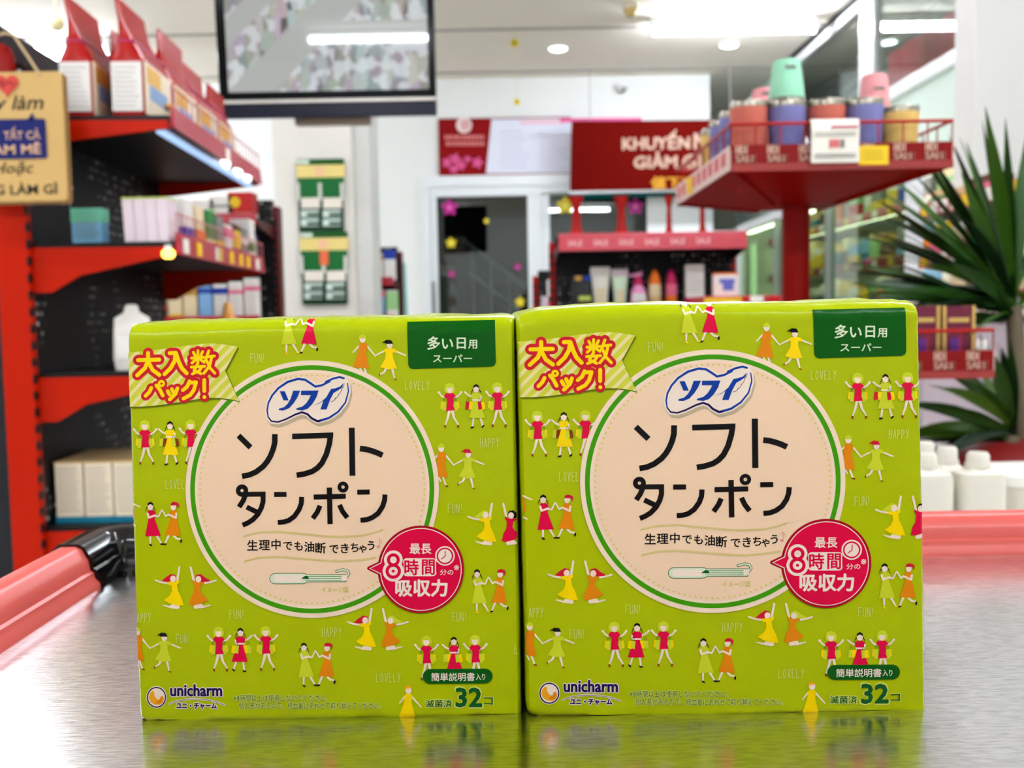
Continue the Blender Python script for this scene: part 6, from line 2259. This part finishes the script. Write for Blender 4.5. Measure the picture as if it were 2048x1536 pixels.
kbuild(MB().box(KX, KX + 0.65, KY1, KY1 + 0.03, 0.0, ktop), 'end_board', mat('cabinet_back_green', (206, 214, 190)))
klev = [0.62, 0.92, 1.17, 1.42]
for z in klev:
    kbuild(MB().box(KX + 0.22, KX + 0.62, KY0 + 0.04, KY1, z - 0.02, z), 'shelf_board', mat('cabinet_shelf_white', (224, 222, 214), 0.5))
    if z > 1.0:
        kbuild(MB().box(KX + 0.225, KX + 0.245, KY0 + 0.08, KY1 - 0.05, z - 0.026, z - 0.0205), 'added_fill_strip', glow('cabinet_fill_glow', (244, 250, 226), 2.8))  # made-up glowing strip, added to brighten the goods below each shelf
    s_ = kbuild(MB().box(KX + 0.205, KX + 0.22, KY0 + 0.04, KY1, z - 0.03, z + 0.02), 'price_strip', REDP)
    for q in range(14):
        y = KY0 + 0.1 + q * 0.215
        MB().box(KX + 0.202, KX + 0.205, y, y + 0.07, z - 0.025, z + 0.012).build('price_tag', TAGY if q % 3 == 0 else TAGW, s_)
kbuild(MB().box(KX + 0.04, KX + 0.06, KY0 + 0.08, KY1 - 0.05, ktop - 0.06, ktop - 0.0505), 'added_fill_strip', glow('cabinet_fill_glow', (244, 250, 226), 2.8))  # one more added strip, brightening the cabinet from behind the top rail
vt = thing('cabinet_tube_lamp', 'upright greenish white tube lamp at the far end of the glass cabinet', 'lamp', (KX + 0.06, KY1 - 0.14, 0))
MB().tube([(0, 0, 0.75), (0, 0, at(1482, 492, KY1).z)], 0.022, 12).build('tube', glow('green_white_tube', (220, 255, 206), 0.22), vt, smooth=True)
MB().loft([(0.70, 0.026, 0.026), (0.76, 0.026, 0.026)], 12).build('end_cap', BASE, vt, smooth=True)
zz = at(1482, 492, KY1).z
MB().loft([(zz, 0.026, 0.026), (zz + 0.03, 0.026, 0.026)], 12).build('end_cap', BASE, vt, smooth=True)
pal = list(COLS.keys())
LEVN = ['second', 'third', 'top']
for li, z in enumerate(klev[1:]):
    y = KY0 + 0.16
    i = 0
    while y < KY1 - 0.12 and i < 20:
        w_ = random.uniform(0.11, 0.17)
        hgt = random.uniform(0.12, 0.20) if li < 3 else random.uniform(0.1, 0.18)
        c, b = random.choice(['white', 'cream', 'beige', 'pale blue', 'pale green', 'white', 'grey', 'cream', 'yellow']), random.choice(['red', 'beige', 'yellow', 'grey', 'orange', 'pale green', 'teal', 'brown', 'pale blue', 'blue'])
        if b == c:
            b = 'red'
        carton('pharmacy_carton', '%s and %s carton, %s along the %s shelf of the glass cabinet' % (c, b, ORD[i], LEVN[li]), (KX + 0.30 + random.uniform(0, 0.04), y, z), (0.11, w_ - 0.015, hgt), c, (b, random.uniform(0, .3), random.uniform(.4, .8)), 0, group='cartons in the glass cabinet')
        y += w_ + 0.02
        i += 1

# --- near right shelf unit behind the plant ---------------------------------
NF = Frame((1.80, 3.42, 0), math.pi)
nz_ = [at(1950, 612, 2.95).z, at(1950, 500, 2.95).z, at(2015, 372, 2.82).z]
gondola('right_shelf_unit', 'low shelf unit with red price strips behind the potted plant', NF, 0.78, 0.40, nz_, nz_[2] + 0.02, post=mat('white_enamel', (226, 222, 220), 0.4), brk=WFRAME, strip=mat('rose_price_strip', (168, 48, 44), 0.35), base_mat=mat('lilac_white_panel', (206, 196, 204), 0.5), strip_h=0.042, tags=[[(0.03 + q * 0.096, TAGW if q % 4 else TAGY) for q in range(10)] for _ in range(3)])
NG = [o for o in COL.objects if o.name == 'right_shelf_unit'][0]
MB().box(0.30, 0.395, 0.0, 0.78, 0.14, nz_[0] - 0.05).build('front_panel', mat('lilac_white_panel', (206, 196, 204)), NG, bevel=0.004)
for li, z in enumerate(nz_):
    for i in range(5):
        c, b = random.choice(['white', 'cream', 'grey', 'beige', 'white', 'brown', 'maroon', 'cream']), random.choice(['red', 'gold', 'pink', 'green', 'beige', 'purple'])
        if b == c:
            b = 'red'
        hgt = random.uniform(0.07, 0.10) if li < 2 else random.uniform(0.05, 0.08)
        if li == 2 and i > 2:
            continue
        carton('tea_carton', '%s and %s carton, %s from near end, %s shelf behind plant' % (c, b, ORD[4 - i], ['lower', 'middle', 'upper'][li]), NF.w(0.34, 0.08 + i * 0.145, z), (0.08, 0.11, hgt), c, (b, .2, .6), 0, group='cartons behind the plant')

# --- potted dracaena ---------------------------------------------------------
PLY = 2.25
pc = at(2036, 640, PLY)
pot_top = at(1950, 915, PLY).z
pl = thing('potted_dracaena', 'dark green dracaena with sword-shaped leaves in a red planter at right', 'plant', (pc.x, PLY, 0))
PR_ = 0.155
MB().loft([(0, PR_ * 0.72, PR_ * 0.72), (0.02, PR_ * 0.75, PR_ * 0.75), (pot_top - 0.05, PR_ * 0.98, PR_ * 0.98), (pot_top - 0.045, PR_ * 1.1, PR_ * 1.1), (pot_top, PR_ * 1.12, PR_ * 1.12)], 36).build('planter', mat('planter_red', (120, 12, 10), 0.4, var=0.05), pl, smooth=True)
MB().loft([(pot_top - 0.002, PR_ * 1.1, PR_ * 1.1), (pot_top + 0.02, PR_ * 0.98, PR_ * 0.98), (pot_top + 0.036, PR_ * 0.6, PR_ * 0.6), (pot_top + 0.04, PR_ * 0.2, PR_ * 0.2)], 36).build('domed_cover', mat('planter_cover_red', (120, 12, 10), 0.5, var=0.1), pl, smooth=True)
TRK = mat('dracaena_trunk', (108, 96, 76), 0.8, var=0.2, scale=40, bump=0.5, bscale=90)
zc1, zc2 = at(2036, 612, PLY).z, at(2030, 868, PLY).z
MB().tube([(0.02, 0.03, pot_top + 0.02), (0.015, 0.03, 0.8), (0.0, 0.02, zc1)], [0.022, 0.02, 0.017], 12).build('trunk', TRK, pl, smooth=True)
MB().tube([(-0.03, -0.03, pot_top + 0.02), (-0.02, -0.03, zc2)], [0.018, 0.015], 12).build('trunk', TRK, pl, smooth=True)
LEAF = [mat('leaf_green_a', (34, 72, 16), 0.38, var=0.25, scale=18), mat('leaf_green_b', (18, 44, 18), 0.38, var=0.25, scale=18), mat('leaf_green_c', (60, 98, 22), 0.38, var=0.2, scale=18)]


def leaf(base, az, el, L, w, m_, droop=0.4):
    """tapered sword blade with a keel, bending under its weight"""
    n = 9
    d = Vector((math.cos(az) * math.cos(el), math.sin(az) * math.cos(el), math.sin(el)))
    side = Matrix.Rotation(random.uniform(-1.1, 1.1), 3, d) @ Vector((-math.sin(az), math.cos(az), 0))
    p = Vector(base)
    vs = []
    for i in range(n + 1):
        t_ = i / n
        hw = w * (0.35 + 1.35 * t_) if t_ < 0.45 else w * (1 - ((t_ - 0.45) / 0.55) ** 1.6)
        hw = max(hw, 0.0004)
        nrm = side.cross(d).normalized()
        vs += [p - side * hw, p + nrm * (-0.25 * hw), p + side * hw]
        d = (d + Vector((0, 0, -droop * 0.11 * (0.4 + t_)))).normalized()
        p = p + d * (L / n)
    fs = []
    for i in range(n):
        a_ = i * 3
        fs += [(a_, a_ + 1, a_ + 4, a_ + 3), (a_ + 1, a_ + 2, a_ + 5, a_ + 4)]
    mb = MB()
    mb.add(vs, fs)
    return mb.build('leaf', m_, pl, smooth=True)


random.seed(5)
for k in range(78):
    az = math.pi + random.uniform(-0.9, 0.9) if k < 62 else random.uniform(0, 6.28)
    el = -0.08 + 1.5 * ((k * 0.618) % 1.0) ** 1.35
    L = random.uniform(0.30, 0.36) + 0.10 * max(0, el / 1.5)
    leaf((0.0, 0.02, zc1 + random.uniform(-0.03, 0.03)), az, el, L, random.uniform(0.013, 0.019), LEAF[k % 3], random.uniform(0.1, 0.5))
for k in range(26):
    az = math.pi + random.uniform(-1.3, 1.3)
    el = random.uniform(-0.1, 1.45)
    leaf((-0.02, -0.03, zc2 + random.uniform(-0.03, 0.02)), az, el, random.uniform(0.20, 0.30), random.uniform(0.013, 0.019), LEAF[k % 3], random.uniform(0.3, 1.2))

# --- white jugs on a low counter behind the table ----------------------------
JZ = 0.60
jc = thing('low_counter', 'low white counter behind the trolley holding the white jugs', 'counter', (0.86, 1.42, 0))
MB().box(-0.42, 0.42, -0.22, 0.20, 0, JZ - 0.02).build('carcass', WHITEP, jc, bevel=0.004)
MB().box(-0.44, 0.44, -0.24, 0.22, JZ - 0.02, JZ).build('worktop', mat('counter_white', (236, 232, 226), 0.35), jc, bevel=0.004)
JM = mat('jug_white_plastic', (222, 216, 202), 0.35, var=0.02)


def jug(xp, ytop, ysh, Y, half, label):
    p, q = at(xp, ytop, Y), at(xp, ysh, Y)
    t = thing('white_jug', label, 'bottle', (p.x, Y, JZ), group='white jugs behind the trolley')
    zs_, zt_ = q.z - JZ, p.z - JZ
    capb = zs_ + (zt_ - zs_) * 0.38
    MB().loft([(0, half * 0.97, half * 0.8), (0.006, half, half * 0.84), (zs_ - 0.004, half, half * 0.84), (zs_ + 0.004, half * 0.93, half * 0.78), (capb - 0.004, half * 0.58, half * 0.55), (capb, half * 0.44, half * 0.44)], 32, p=4).build('body', JM, t, smooth=True)
    MB().loft([(capb, half * 0.48, half * 0.48), (zt_ - 0.004, half * 0.46, half * 0.46), (zt_, half * 0.38, half * 0.38)], 24).build('cap', JM, t, smooth=True)
    MB().loft([(capb - 0.001, half * 0.53, half * 0.53), (capb + 0.004, half * 0.53, half * 0.53)], 24).build('neck_ring', JM, t, smooth=True)


jug(1956, 904, 950, 1.27, 0.030, 'white plastic jug at the front right of the group behind the trolley')
jug(1852, 905, 952, 1.27, 0.030, 'white plastic jug half hidden by the right pack')
jug(1894, 893, 945, 1.40, 0.030, 'white plastic jug in the second row between two others')
jug(1850, 883, 935, 1.54, 0.030, 'white plastic jug farthest back beside the right pack')
p0 = at(2004, 950, 1.30)
t = thing('white_tub', 'large white tub at the right edge behind the trolley', 'tub', (p0.x + 0.075, 1.34, JZ))
hh = p0.z - JZ
MB().loft([(0, 0.062, 0.055), (hh - 0.012, 0.072, 0.062)], 32, p=5).build('tub_body', JM, t, smooth=True)
MB().loft([(hh - 0.014, 0.075, 0.065), (hh, 0.075, 0.065), (hh + 0.002, 0.070, 0.06)], 32, p=5).build('lid', WHITEP, t, smooth=True)
